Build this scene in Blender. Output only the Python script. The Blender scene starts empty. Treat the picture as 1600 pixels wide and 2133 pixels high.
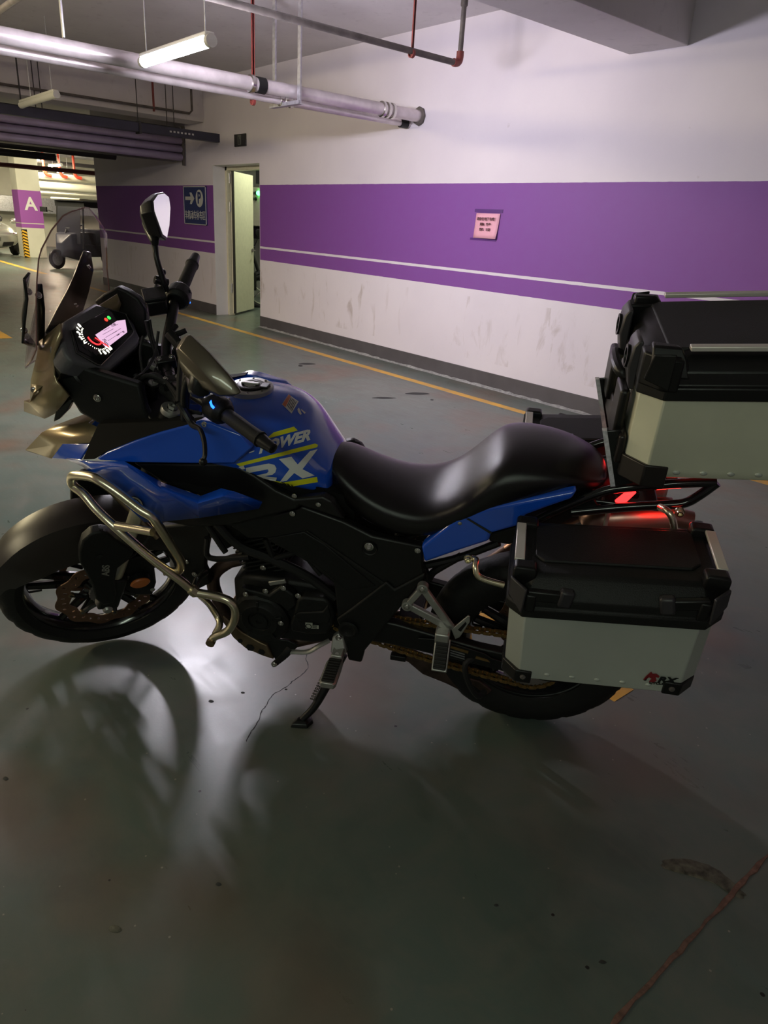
import bpy, bmesh, math, random
import numpy as np
from mathutils import Vector, Matrix
from mathutils.bvhtree import BVHTree
random.seed(3)
SC = bpy.context.scene
COL = SC.collection

# ------------------------------------------------------------------ camera
PPX, PPY, FPX = 800.0, 1066.5, 1478.75
R = np.array([[0.63196189, 0.32122742, -0.70529222],
              [0.77280695, -0.19279284, 0.60464894],
              [0.05825453, -0.92716981, -0.37008451]])   # rows: world X, Y, Z seen in camera axes (x right, y down, z ahead)
EYE = np.array([0.0, 0.0, 1.446])
cam = bpy.data.cameras.new('camera'); camo = bpy.data.objects.new('camera', cam); COL.objects.link(camo)
cam.sensor_fit = 'VERTICAL'; cam.sensor_height = 36.0; cam.lens = 36.0 * FPX / 2133.0
cam.clip_start = 0.02; cam.clip_end = 200
mw = Matrix.Identity(4)
for i in range(3):
    mw[i][0] = R[i][0]; mw[i][1] = -R[i][1]; mw[i][2] = -R[i][2]; mw[i][3] = EYE[i]
camo.matrix_world = mw
SC.camera = camo

# ------------------------------------------------------------------ world, exposure
SC.view_settings.view_transform = 'Standard'; SC.view_settings.look = 'None'
SC.view_settings.gamma = 1.0; SC.view_settings.use_curve_mapping = False
SC.view_settings.exposure = 0.42
w = bpy.data.worlds.new('world'); SC.world = w; w.use_nodes = True
w.node_tree.nodes['Background'].inputs[0].default_value = (0.5, 0.48, 0.52, 1)
w.node_tree.nodes['Background'].inputs[1].default_value = 0.05

TUBE = 265.0          # emission of the lit tube lamps
def area_light(name, loc, target, size, power, color, sy=None):
    l = bpy.data.lights.new(name, 'AREA'); l.energy = power; l.color = color
    l.shape = 'RECTANGLE'; l.size = size; l.size_y = sy or size
    o = bpy.data.objects.new(name, l); COL.objects.link(o); o.location = loc
    o.rotation_euler = (Vector(target) - Vector(loc)).to_track_quat('-Z', 'Y').to_euler()
    return o
# lamps of the garage that stand outside the frame (ceiling tubes over the driveway behind and beside the camera)
area_light('garage_lamp', (-6.0, -4.5, 2.9), (-5.0, -2.0, 0), 2.4, 95, (1.0, 0.86, 0.55), 0.3)
area_light('garage_lamp', (-9.0, -1.6, 2.9), (-7.0, -0.6, 0), 2.4, 130, (1.0, 0.84, 0.50), 0.3)
area_light('garage_lamp', (1.5, -3.0, 2.9), (0.0, -1.0, 0), 2.4, 30, (0.85, 1.0, 0.8), 0.3)
area_light('garage_lamp', (-21.0, 4.0, 2.9), (-22.0, 4.8, 0), 3.0, 260, (1.0, 0.9, 0.62), 0.4)
area_light('garage_lamp', (-27.0, 7.5, 2.9), (-27.0, 8.0, 0), 3.0, 260, (1.0, 0.9, 0.62), 0.4)

# ------------------------------------------------------------------ pixel -> space helpers (photograph frame 1600 x 2133)
def ray(px, py):
    return R @ np.array([px - PPX, py - PPY, FPX])
def on(px, py, axis, v):
    d = ray(px, py); t = (v - EYE[axis]) / d[axis]; return EYE + t * d
def fl(px, py): return on(px, py, 2, 0.0)
WY = 5.45
def wl(px, py): return on(px, py, 1, WY)

# ------------------------------------------------------------------ materials
MATS = {}
def mat(name, col, rough=0.5, metal=0.0, spec=0.5, coat=0.0, noise=0.0, nscale=20.0, bump=0.0, bscale=200.0,
        emit=None, estr=0.0, trans=0.0, alpha=1.0, rvar=0.0, coord='Object'):
    if name in MATS: return MATS[name]
    m = bpy.data.materials.new(name); m.use_nodes = True; nt = m.node_tree; b = nt.nodes['Principled BSDF']
    b.inputs['Base Color'].default_value = (*col, 1); b.inputs['Roughness'].default_value = rough
    b.inputs['Metallic'].default_value = metal; b.inputs['Specular IOR Level'].default_value = spec
    b.inputs['Coat Weight'].default_value = coat; b.inputs['Coat Roughness'].default_value = 0.06
    b.inputs['Transmission Weight'].default_value = trans; b.inputs['Alpha'].default_value = alpha
    if emit is not None:
        b.inputs['Emission Color'].default_value = (*emit, 1); b.inputs['Emission Strength'].default_value = estr
    if noise or bump or rvar:
        tc = nt.nodes.new('ShaderNodeTexCoord')
        if noise or rvar:
            n = nt.nodes.new('ShaderNodeTexNoise'); n.inputs['Scale'].default_value = nscale; n.inputs['Detail'].default_value = 6
            nt.links.new(tc.outputs[coord], n.inputs['Vector'])
        if noise:
            mr = nt.nodes.new('ShaderNodeMapRange'); mr.inputs[1].default_value = 0.3; mr.inputs[2].default_value = 0.7
            mr.inputs[3].default_value = 1 - noise; mr.inputs[4].default_value = 1 + noise
            nt.links.new(n.outputs['Fac'], mr.inputs[0])
            mx = nt.nodes.new('ShaderNodeMix'); mx.data_type = 'RGBA'; mx.blend_type = 'MULTIPLY'; mx.inputs[0].default_value = 1
            mx.inputs[6].default_value = (*col, 1); nt.links.new(mr.outputs[0], mx.inputs[7])
            nt.links.new(mx.outputs[2], b.inputs['Base Color'])
        if rvar:
            m2 = nt.nodes.new('ShaderNodeMapRange'); m2.inputs[1].default_value = 0.3; m2.inputs[2].default_value = 0.7
            m2.inputs[3].default_value = max(rough - rvar, 0.02); m2.inputs[4].default_value = rough + rvar
            nt.links.new(n.outputs['Fac'], m2.inputs[0]); nt.links.new(m2.outputs[0], b.inputs['Roughness'])
        if bump:
            n2 = nt.nodes.new('ShaderNodeTexNoise'); n2.inputs['Scale'].default_value = bscale; n2.inputs['Detail'].default_value = 3
            nt.links.new(tc.outputs[coord], n2.inputs['Vector'])
            bp_ = nt.nodes.new('ShaderNodeBump'); bp_.inputs['Strength'].default_value = bump; bp_.inputs['Distance'].default_value = 0.002
            nt.links.new(n2.outputs['Fac'], bp_.inputs['Height']); nt.links.new(bp_.outputs[0], b.inputs['Normal'])
    MATS[name] = m; return m

class NT:   # small helper for hand-written node trees
    def __init__(s, name):
        s.m = bpy.data.materials.new(name); s.m.use_nodes = True; s.t = s.m.node_tree; s.b = s.t.nodes['Principled BSDF']; MATS[name] = s.m
    def n(s, kind, **kw):
        x = s.t.nodes.new('ShaderNode' + kind)
        for k, v in kw.items():
            if k[0] == 'i' and k[1:].isdigit(): x.inputs[int(k[1:])].default_value = v
            else: setattr(x, k, v)
        return x
    def l(s, a, b): s.t.links.new(a, b)
    def math(s, op, a, b=None, clamp=False):
        x = s.n('Math', operation=op, use_clamp=clamp)
        for i, v in enumerate((a, b)):
            if v is None: continue
            if isinstance(v, (int, float)): x.inputs[i].default_value = v
            else: s.l(v, x.inputs[i])
        return x.outputs[0]
    def mix(s, f, a, b, mode='MIX'):
        x = s.n('Mix', data_type='RGBA', blend_type=mode)
        for i, v in ((0, f), (6, a), (7, b)):
            if isinstance(v, (int, float)): x.inputs[i].default_value = v
            elif isinstance(v, tuple): x.inputs[i].default_value = (*v, 1)
            else: s.l(v, x.inputs[i])
        return x.outputs[2]
    def noise(s, vec, scale, detail=5, rough=0.5, dist=0.0):
        x = s.n('TexNoise'); x.inputs['Scale'].default_value = scale; x.inputs['Detail'].default_value = detail
        x.inputs['Roughness'].default_value = rough; x.inputs['Distortion'].default_value = dist; s.l(vec, x.inputs['Vector']); return x.outputs['Fac']
    def rng(s, v, a, b, c, d):
        x = s.n('MapRange', i1=a, i2=b, i3=c, i4=d); s.l(v, x.inputs[0]); return x.outputs[0]
    def band(s, v, a, b): return s.math('MULTIPLY', s.math('GREATER_THAN', v, a), s.math('LESS_THAN', v, b))

WHITE = (0.72, 0.68, 0.74); PURPLE = (0.215, 0.065, 0.33)
def wall_material():
    k = NT('painted_wall'); g = k.n('NewGeometry'); xyz = k.n('SeparateXYZ'); k.l(g.outputs['Position'], xyz.inputs[0])
    z = xyz.outputs['Z']; P = g.outputs['Position']
    n1 = k.noise(P, 1.3, 5); n2 = k.noise(P, 9, 6, .6)
    base = k.mix(k.rng(n1, .3, .7, 0, 1), (0.70, 0.65, 0.74), (0.76, 0.71, 0.79))
    # scuffs and dirt on the lower white part
    mp = k.n('Mapping'); mp.inputs['Scale'].default_value = (7, 7, 2.2); k.l(P, mp.inputs[0])
    d = k.rng(k.noise(mp.outputs[0], 1.0, 6, .62, .6), .55, .68, 0, 1)
    low = k.math('MULTIPLY', k.band(z, .25, .86), k.rng(k.noise(P, .9, 2), .42, .62, 0, 1))
    d = k.math('MULTIPLY', k.math('MULTIPLY', d, low), .62, True)
    base = k.mix(d, base, (0.36, 0.29, 0.27))
    # rusty specks high up
    sp = k.math('MULTIPLY', k.rng(k.noise(P, 14, 3), .74, .80, 0, 1), .25)
    base = k.mix(sp, base, (0.4, 0.33, 0.35))
    pur = k.mix(k.rng(n2, .3, .7, 0, .35), PURPLE, (0.215, 0.085, 0.36))
    wob = k.math('MULTIPLY', k.math('SUBTRACT', n2, .5), .006)
    zz = k.math('ADD', z, wob)
    c = k.mix(k.band(zz, .932, 1.905), base, pur)
    c = k.mix(k.band(zz, 1.085, 1.112), c, (0.72, 0.68, 0.76))
    k.l(c, k.b.inputs['Base Color']); k.b.inputs['Roughness'].default_value = .62
    bp_ = k.n('Bump'); bp_.inputs['Strength'].default_value = .25; bp_.inputs['Distance'].default_value = .004
    k.l(n2, bp_.inputs['Height']); k.l(bp_.outputs[0], k.b.inputs['Normal']); return k.m
def floor_material():
    k = NT('epoxy_floor'); g = k.n('NewGeometry'); P = g.outputs['Position']
    n1 = k.noise(P, .8, 4, .55, .4); n2 = k.noise(P, 5, 7, .65, .8); n3 = k.noise(P, 90, 4, .7)
    mp = k.n('Mapping'); mp.inputs['Scale'].default_value = (1.5, 14, 1); mp.inputs['Rotation'].default_value = (0, 0, .5); k.l(P, mp.inputs[0])
    st = k.noise(mp.outputs[0], 2.2, 6, .7, 1.2)
    c = k.mix(k.rng(n1, .3, .7, 0, 1), (0.080, 0.116, 0.104), (0.118, 0.142, 0.122))
    c = k.mix(k.rng(n2, .42, .72, 0, .75), c, (0.15, 0.15, 0.13))
    c = k.mix(k.rng(k.noise(P, 2.6, 5, .6), .5, .7, 0, .5), c, (0.045, 0.062, 0.05))
    c = k.mix(k.rng(st, .52, .75, 0, .35), c, (0.14, 0.14, 0.125))
    # reddish tint in random patches
    c = k.mix(k.rng(k.noise(P, 1.4, 3), .52, .72, 0, .8), c, (0.15, 0.088, 0.06))
    spk = k.n('TexVoronoi'); spk.inputs['Scale'].default_value = 16; k.l(P, spk.inputs['Vector'])
    c = k.mix(k.math('LESS_THAN', spk.outputs['Distance'], .045), c, (0.27, 0.26, 0.22))
    sp2 = k.n('TexVoronoi'); sp2.inputs['Scale'].default_value = 7; k.l(P, sp2.inputs['Vector'])
    c = k.mix(k.math('LESS_THAN', k.math('ADD', sp2.outputs['Distance'], k.math('MULTIPLY', n3, .03)), .05), c, (0.02, 0.02, 0.02))
    k.l(c, k.b.inputs['Base Color'])
    r = k.math('ADD', k.rng(n2, .3, .75, .26, .36), k.rng(st, .4, .7, 0, .06)); k.l(r, k.b.inputs['Roughness'])
    k.b.inputs['Specular IOR Level'].default_value = .55
    h = k.math('ADD', k.math('MULTIPLY', n3, .9), k.math('MULTIPLY', n2, .6))
    bp_ = k.n('Bump'); bp_.inputs['Strength'].default_value = .12; bp_.inputs['Distance'].default_value = .002
    k.l(h, bp_.inputs['Height']); k.l(bp_.outputs[0], k.b.inputs['Normal']); return k.m
def concrete_material():
    k = NT('painted_concrete'); g = k.n('NewGeometry'); P = g.outputs['Position']
    n1 = k.noise(P, 1.1, 6, .6); n2 = k.noise(P, 12, 5)
    c = k.mix(k.rng(n1, .3, .72, 0, 1), (0.62, 0.58, 0.61), (0.74, 0.70, 0.72))
    c = k.mix(k.rng(n2, .6, .75, 0, .3), c, (0.4, 0.37, 0.38)); k.l(c, k.b.inputs['Base Color']); k.b.inputs['Roughness'].default_value = .7
    bp_ = k.n('Bump'); bp_.inputs['Strength'].default_value = .3; bp_.inputs['Distance'].default_value = .005
    k.l(n1, bp_.inputs['Height']); k.l(bp_.outputs[0], k.b.inputs['Normal']); return k.m
M_WALL = wall_material(); M_FLOOR = floor_material(); M_CONC = concrete_material()
M_SKIRT = mat('skirt_paint', (0.085, 0.078, 0.088), .5, noise=.12, nscale=6)
M_YEL = mat('line_paint', (0.62, 0.34, 0.04), .42, noise=.22, nscale=9, rvar=.1)
M_GALV = mat('galvanised_steel', (0.52, 0.52, 0.56), .38, .85, noise=.2, nscale=25)
M_PIPE = mat('pipe_jacket', (0.62, 0.56, 0.58), .34, .5, noise=.15, nscale=8)
M_DPIPE = mat('grey_pipe', (0.11, 0.095, 0.09), .55, .0, noise=.35, nscale=12)
M_RED = mat('red_oxide', (0.20, 0.035, 0.03), .5, noise=.2)
M_TRAY = mat('tray_paint', (0.030, 0.030, 0.055), .45, noise=.2, nscale=5)
M_SHUT = mat('shutter_steel', (0.50, 0.42, 0.62), .36, .3, noise=.12, nscale=4)
M_DARK = mat('dark_pipe', (0.035, 0.033, 0.036), .5)
M_CREAM = mat('cream_paint', (0.66, 0.63, 0.48), .45, noise=.05)
M_TUBE = mat('lamp_light', (1, 1, 1), .5, emit=(0.945, 0.895, 1.0), estr=TUBE)
M_LAMP2 = mat('far_lamp_light', (1, 1, 1), .5, emit=(1.0, 0.95, 0.75), estr=24)
M_WPLAS = mat('white_plastic', (0.7, 0.69, 0.66), .4)
M_BLK = mat('black_plastic', (0.006, 0.006, 0.0065), .42, spec=.35, bump=.25, bscale=900)
M_GLOSSBLK = mat('gloss_black', (0.008, 0.008, 0.009), .16, coat=.3)
M_CHROME = mat('bright_metal', (0.62, 0.60, 0.58), .18, 1.0)

# ------------------------------------------------------------------ geometry helpers
class G:
    def __init__(s): s.v = []; s.f = []
    def add(s, v, f):
        o = len(s.v); s.v += [tuple(map(float, p)) for p in v]; s.f += [tuple(i + o for i in q) for q in f]; return s
    def box(s, c, d, rot=None):
        q = np.array([(i, j, k) for i in (-.5, .5) for j in (-.5, .5) for k in (-.5, .5)]) * np.array(d)
        if rot is not None: q = q @ np.array(rot).T
        return s.add(q + np.array(c), [(0, 1, 3, 2), (4, 6, 7, 5), (0, 4, 5, 1), (2, 3, 7, 6), (0, 2, 6, 4), (1, 5, 7, 3)])
    def bb(s, a, b):
        a = np.array(a, float); b = np.array(b, float); return s.box((a + b) / 2, np.abs(b - a))
    def cyl(s, a, b, r0, r1=None, n=16, caps=True):
        return s.tube([a, b], [r0, r0 if r1 is None else r1], n, caps=caps, raw=True)
    def tube(s, pts, r, n=10, closed=False, caps=True, raw=False, sub=4, flat=1.0):
        P = [np.array(p, float) for p in pts]
        rs = list(r) if isinstance(r, (list, tuple)) else [r] * len(P)
        if not raw and len(P) > 2: P, rs = smooth(P, rs, sub, closed)
        N = len(P); T = []
        for i in range(N):
            a = P[(i - 1) % N] if (closed or i > 0) else P[i]; b = P[(i + 1) % N] if (closed or i < N - 1) else P[i]
            t = b - a; T.append(t / (np.linalg.norm(t) + 1e-12))
        u = np.cross(T[0], (0, 0, 1.0)); u = u if np.linalg.norm(u) > .1 else np.cross(T[0], (0, 1.0, 0)); u /= np.linalg.norm(u)
        vs = []; fs = []
        for i in range(N):
            u = u - T[i] * (u @ T[i]); u /= np.linalg.norm(u); w_ = np.cross(T[i], u)
            for k in range(n):
                a = 2 * math.pi * k / n; vs.append(P[i] + rs[i] * (math.cos(a) * u + math.sin(a) * w_ * flat))
        for i in range(N if closed else N - 1):
            for k in range(n):
                k2 = (k + 1) % n; i2 = (i + 1) % N; fs.append((i * n + k, i * n + k2, i2 * n + k2, i2 * n + k))
        if caps and not closed: fs += [tuple(range(n))[::-1], tuple((N - 1) * n + k for k in range(n))]
        return s.add(vs, fs)
    def lathe(s, prof, o, ax, n=32, closed=False, mod=None):
        o = np.array(o, float); ax = np.array(ax, float); ax /= np.linalg.norm(ax)
        u = np.cross(ax, (0, 0, 1.0)); u = u if np.linalg.norm(u) > .1 else np.cross(ax, (1.0, 0, 0)); u /= np.linalg.norm(u); w_ = np.cross(ax, u)
        vs = []; m = len(prof)
        for k in range(n):
            a = 2 * math.pi * k / n
            for j, (r, h) in enumerate(prof):
                if mod: r, h = mod(k, j, r, h)
                vs.append(o + r * (math.cos(a) * u + math.sin(a) * w_) + h * ax)
        fs = []
        for k in range(n):
            k2 = (k + 1) % n
            for j in range(m if closed else m - 1):
                j2 = (j + 1) % m; fs.append((k * m + j, k2 * m + j, k2 * m + j2, k * m + j2))
        if not closed:
            for j in (0, m - 1):
                if prof[j][0] > 1e-6: q = tuple(k * m + j for k in range(n)); fs.append(q if j == 0 else q[::-1])
        return s.add(vs, fs)
    def loft(s, rings, caps=True, closed=True):
        n = len(rings[0]); vs = [p for r_ in rings for p in r_]; fs = []
        for i in range(len(rings) - 1):
            for k in range(n if closed else n - 1):
                k2 = (k + 1) % n; fs.append((i * n + k, i * n + k2, (i + 1) * n + k2, (i + 1) * n + k))
        if caps and closed: fs += [tuple(range(n))[::-1], tuple((len(rings) - 1) * n + k for k in range(n))]
        return s.add(vs, fs)
    def plate(s, pts, off):     # outline (any number of points) with thickness vector
        n = len(pts); P = [np.array(p, float) for p in pts]; o = np.array(off, float)
        # ear clipped later by blender's n-gon triangulation
        fs = [tuple(range(n)), tuple(range(2 * n - 1, n - 1, -1))] + [(k, k + n, (k + 1) % n + n, (k + 1) % n) for k in range(n)]
        return s.add(P + [p + o for p in P], fs)
    def ball(s, c, r, n=10):
        pr = [(max(math.sin(math.pi * i / n), 0) , -math.cos(math.pi * i / n)) for i in range(n + 1)]
        rr = r if isinstance(r, (tuple, list)) else (r, r, r)
        t = G(); t.lathe(pr, (0, 0, 0), (0, 0, 1), n=2 * n)
        return s.add(np.array(t.v) * np.array(rr) + np.array(c), t.f)
    def bolt(s, c, ax, r=.007, h=.005):
        c = np.array(c, float); ax = np.array(ax, float); ax /= np.linalg.norm(ax)
        s.lathe([(r * 1.35, 0), (r * 1.35, h * .3), (r, h * .35), (r, h * .9), (r * .85, h), (r * .5, h), (r * .45, h * .5), (0, h * .5)], c, ax, n=12); return s
    def mir(s):
        t = G(); t.v = [(x, -y, z) for x, y, z in s.v]; t.f = [q[::-1] for q in s.f]; return t
    def tr(s, fn):
        s.v = [tuple(fn(p)) for p in s.v]; return s

def smooth(P, rs, sub, closed=False):
    N = len(P); o = []; ro = []
    for i in range(N if closed else N - 1):
        p1, p2 = P[i], P[(i + 1) % N]
        p0 = P[(i - 1) % N] if (closed or i > 0) else p1 * 2 - p2
        p3 = P[(i + 2) % N] if (closed or i < N - 2) else p2 * 2 - p1
        for k in range(sub):
            t = k / sub
            o.append(.5 * ((2 * p1) + (-p0 + p2) * t + (2 * p0 - 5 * p1 + 4 * p2 - p3) * t * t + (-p0 + 3 * p1 - 3 * p2 + p3) * t ** 3))
            ro.append(rs[i] * (1 - t) + rs[(i + 1) % N] * t)
    if not closed: o.append(P[-1]); ro.append(rs[-1])
    return o, ro

def obj(name, g, m, parent=None, sub=0, bevel=0.0, ang=35, seg=2, solid=0, smooth_=True, label=None):
    me = bpy.data.meshes.new(name); me.from_pydata(g.v, [], g.f); me.validate()
    bm = bmesh.new(); bm.from_mesh(me)
    if len(g.v) < 6000: bmesh.ops.remove_doubles(bm, verts=bm.verts, dist=1e-5)
    bmesh.ops.recalc_face_normals(bm, faces=bm.faces)
    ng = [f for f in bm.faces if len(f.verts) > 4]
    if ng and not sub: bmesh.ops.triangulate(bm, faces=ng) if bevel == 0 else None
    bm.to_mesh(me); bm.free()
    if smooth_:
        me.polygons.foreach_set('use_smooth', [True] * len(me.polygons))
        if not sub: me.set_sharp_from_angle(angle=math.radians(ang))
    me.materials.append(m)
    o = bpy.data.objects.new(name, me); COL.objects.link(o)
    if solid: q = o.modifiers.new('solid', 'SOLIDIFY'); q.thickness = solid; q.offset = -1
    if bevel:
        q = o.modifiers.new('bevel', 'BEVEL'); q.width = bevel; q.segments = seg; q.limit_method = 'ANGLE'; q.angle_limit = math.radians(30); q.harden_normals = False
    if sub: q = o.modifiers.new('sub', 'SUBSURF'); q.levels = sub; q.render_levels = sub
    if parent: o.parent = parent
    if label: o['label'] = label
    return o
def tag(o, label, cat, group=None):
    o['label'] = label; o['category'] = cat
    if group: o['group'] = group
    return o
def thing(name, loc, label, cat, group=None, rotz=0):
    o = bpy.data.objects.new(name, None); COL.objects.link(o); o.location = loc; o.rotation_euler = (0, 0, rotz); o.empty_display_size = .1
    return tag(o, label, cat, group)
def struct(name, g, m, parent=None, **kw):
    o = obj(name, g, m, parent, **kw)
    if parent is None: o['kind'] = 'structure'
    return o
def text_geo(s, size, depth=0.0, align='CENTER', shear=0.0, res=3, off=0.0, space=1.0):
    c = bpy.data.curves.new('t', 'FONT'); c.body = s; c.size = size; c.align_x = align; c.align_y = 'CENTER'; c.extrude = depth
    c.shear = shear; c.resolution_u = res; c.offset = off; c.space_character = space
    o = bpy.data.objects.new('t', c); COL.objects.link(o)
    dg = bpy.context.evaluated_depsgraph_get(); me = bpy.data.meshes.new_from_object(o.evaluated_get(dg))
    g = G(); g.v = [tuple(v.co) for v in me.vertices]; g.f = [tuple(p.vertices) for p in me.polygons]
    bpy.data.objects.remove(o); bpy.data.meshes.remove(me); bpy.data.curves.remove(c); return g
def place(g, o, ux, uy, uz=None):
    o = np.array(o, float); ux = np.array(ux, float); uy = np.array(uy, float)
    uz = np.cross(ux, uy) if uz is None else np.array(uz, float)
    return g.tr(lambda p: o + ux * p[0] + uy * p[1] + uz * p[2])

# ------------------------------------------------------------------ the setting
XL, XR, YB, YF, CZ = -40.0, 4.5, -8.0, 14.0, 3.3
WEND = -15.93
g = G(); g.bb((XL, YB, -.3), (XR, YF, 0)); floor = struct('floor', g, M_FLOOR, smooth_=False)
g = G(); g.bb((XL, YB, CZ), (XR, YF, CZ + .2)); struct('ceiling', g, M_CONC, smooth_=False)
DX0, DX1, DH, TH = -10.80, -9.41, 2.18, .30
g = G(); g.bb((WEND, WY, 0), (DX0, WY + TH, CZ)); g.bb((DX1, WY, 0), (XR, WY + TH, CZ)); g.bb((DX0, WY, DH), (DX1, WY + TH, CZ))
g.bb((WEND, WY + TH, 0), (WEND + .3, 9.5, CZ))
struct('wall_back', g, M_WALL, smooth_=False)
g = G(); g.bb((XL, YB - .3, 0), (XR, YB, CZ)); struct('wall_front', g, M_WALL, smooth_=False)
g = G(); g.bb((XR, YB, 0), (XR + .3, WY + TH, CZ)); struct('wall_right', g, M_WALL, smooth_=False)
g = G(); g.bb((XL - .3, YB, 0), (XL, YF, CZ)); struct('wall_left', g, M_WALL, smooth_=False)
g = G(); g.bb((XL, YF, 0), (XR, YF + .3, CZ)); struct('wall_far', g, M_WALL, smooth_=False)
for i, (a, b) in enumerate(((WEND, DX0), (DX1, XR))):
    g = G(); g.bb((a, WY - .012, 0), (b, WY, .155))
    struct('baseboard_back' if i == 0 else 'baseboard_right', g, M_SKIRT, bevel=.003)
# pale mortar line along the foot of the wall
M_GROUT = mat('old_mortar', (0.30, 0.30, 0.30), .8, noise=.4, nscale=30, bump=.8, bscale=60)
g = G(); random.seed(4); prev = None; xs = np.arange(DX1, XR, .06); vs = []; fs = []
for i, x in enumerate(xs):
    a = .028 + .014 * random.random(); h = .012 + .012 * random.random()
    vs += [(x, WY - .012, h), (x, WY - .012 - a * .5, h * .5), (x, WY - .012 - a, .001)]
    if i: k = 3 * i; fs += [(k - 3, k, k + 1, k - 2), (k - 2, k + 1, k + 2, k - 1)]
g.add(vs, fs); struct('trim_1', g, M_GROUT)
# beams
g = G(); g.bb((-3.80, YB, 2.80), (-3.31, WY, CZ)); struct('ceiling_beam', g, M_CONC, smooth_=False, bevel=.006)
g = G(); g.bb((-11.55, YB, 2.76), (-11.04, WY, CZ)); struct('ceiling_beam', g, M_CONC, smooth_=False, bevel=.006)
g = G(); g.bb((-20.0, YB, 2.76), (-19.5, YF, CZ)); struct('ceiling_beam', g, M_CONC, smooth_=False, bevel=.006)

# floor markings, crack, joint
def strip(name, pts, w0, m, h=.0025, jitter=0.0, seed=1):
    rnd = random.Random(seed); g = G(); vs = []; fs = []; P = [np.array((p[0], p[1], 0.0)) for p in pts]
    for i, p in enumerate(P):
        t = P[min(i + 1, len(P) - 1)] - P[max(i - 1, 0)]; t /= np.linalg.norm(t); nn = np.array((-t[1], t[0], 0)); ww = w0 * (1 + jitter * (rnd.random() - .5) * 2) / 2
        vs += [p + nn * ww + (0, 0, .0004), p + nn * ww * .8 + (0, 0, h), p - nn * ww * .8 + (0, 0, h), p - nn * ww + (0, 0, .0004)]
        if i:
            k = 4 * i
            for j in range(3): fs.append((k - 4 + j, k - 3 + j, k + 1 + j, k + j))
    g.add(vs, fs); o = obj(name, g, m, floor); return o
strip('yellow_line', [(x, 4.955) for x in np.arange(-15.5, 3, .5)], .10, M_YEL, .0015)
strip('yellow_line', [(x, 2.0) for x in (-2.0, -1.5, -1.0)], .12, M_YEL, .0015)
strip('yellow_line', [(x, 2.0) for x in (-16, -13, -11, -9.28)], .13, M_YEL, .0015)
strip('yellow_line', [(-30, 5.0), (-24, 5.0), (-22, 5.0), (-18.5, 5.0)], .14, M_YEL, .0015)
M_JOINT = mat('joint_filler', (0.16, 0.085, 0.065), .7, noise=.4, nscale=60, bump=.8, bscale=150)
jp = []; rj = random.Random(5); y = -2.0
while y < 5.3: jp.append((-.383 + .004 * (rj.random() - .5), y)); y += .03
strip('floor_joint', jp, .011, M_JOINT, .003, .5)
M_CRK = mat('crack_dark', (0.03, 0.032, 0.032), .8)
ck = [(645, 1355), (637, 1372), (643, 1388), (630, 1405), (612, 1417), (600, 1428), (588, 1436), (570, 1446), (560, 1460), (553, 1472), (545, 1482), (540, 1500), (530, 1515), (520, 1530), (512, 1545)]
cp, _ = smooth([fl(*q) for q in ck], [0] * len(ck), 4); rj = random.Random(8)
strip('floor_crack', [(p[0] + .004 * (rj.random() - .5), p[1] + .004 * (rj.random() - .5)) for p in cp], .0028, M_CRK, .0006, .5)
M_SCAR = mat('chipped_coating', (0.085, 0.085, 0.065), .7, noise=.7, nscale=45, bump=1.0, bscale=90)
def blotch(name, pix, m, h=.002, seed=1):
    P = [fl(*q) for q in pix]; c = sum(P) / len(P); P, _ = smooth(P, [0] * len(P), 4, True); rnd = random.Random(seed); g = G()
    ring = [c + (p - c) * (1 + .08 * (rnd.random() - .5)) + (0, 0, .0006) for p in P]; r2 = [c + (p - c) * .8 * (1 + .1 * (rnd.random() - .5)) + (0, 0, h) for p in P]
    n = len(ring); g.add(ring + r2 + [c + (0, 0, h)], [(k, (k + 1) % n, n + (k + 1) % n, n + k) for k in range(n)] + [(n + k, n + (k + 1) % n, 2 * n) for k in range(n)])
    return obj(name, g, m, floor)
blotch('floor_scar', [(1378, 1797), (1400, 1789), (1450, 1793), (1500, 1815), (1545, 1855), (1552, 1870), (1530, 1868), (1490, 1842), (1440, 1826), (1385, 1810)], M_SCAR)
for k, (px, py, a, b) in enumerate(((640, 758, 18, 2), (800, 829, 26, 2), (870, 820, 26, 2.5), (626, 762, 5, 2), (900, 833, 4, 1.5), (1455, 1087, 10, 2.5), (506, 1443, 4, 2), (440, 1461, 6, 3), (12, 1622, 6, 4), (596, 1436, 3, 1.5), (1255, 2004, 8, 4), (1034, 1886, 5, 3), (455, 1842, 6, 4), (240, 1935, 14, 8), (1392, 1806, 8, 5))):
    blotch('floor_mark', [(px - a, py), (px - a * .4, py - b), (px + a * .5, py - b * .7), (px + a, py + b * .3), (px + a * .2, py + b), (px - a * .6, py + b * .7)], M_CRK if k != 13 else M_SCAR, .0012, k)

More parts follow.
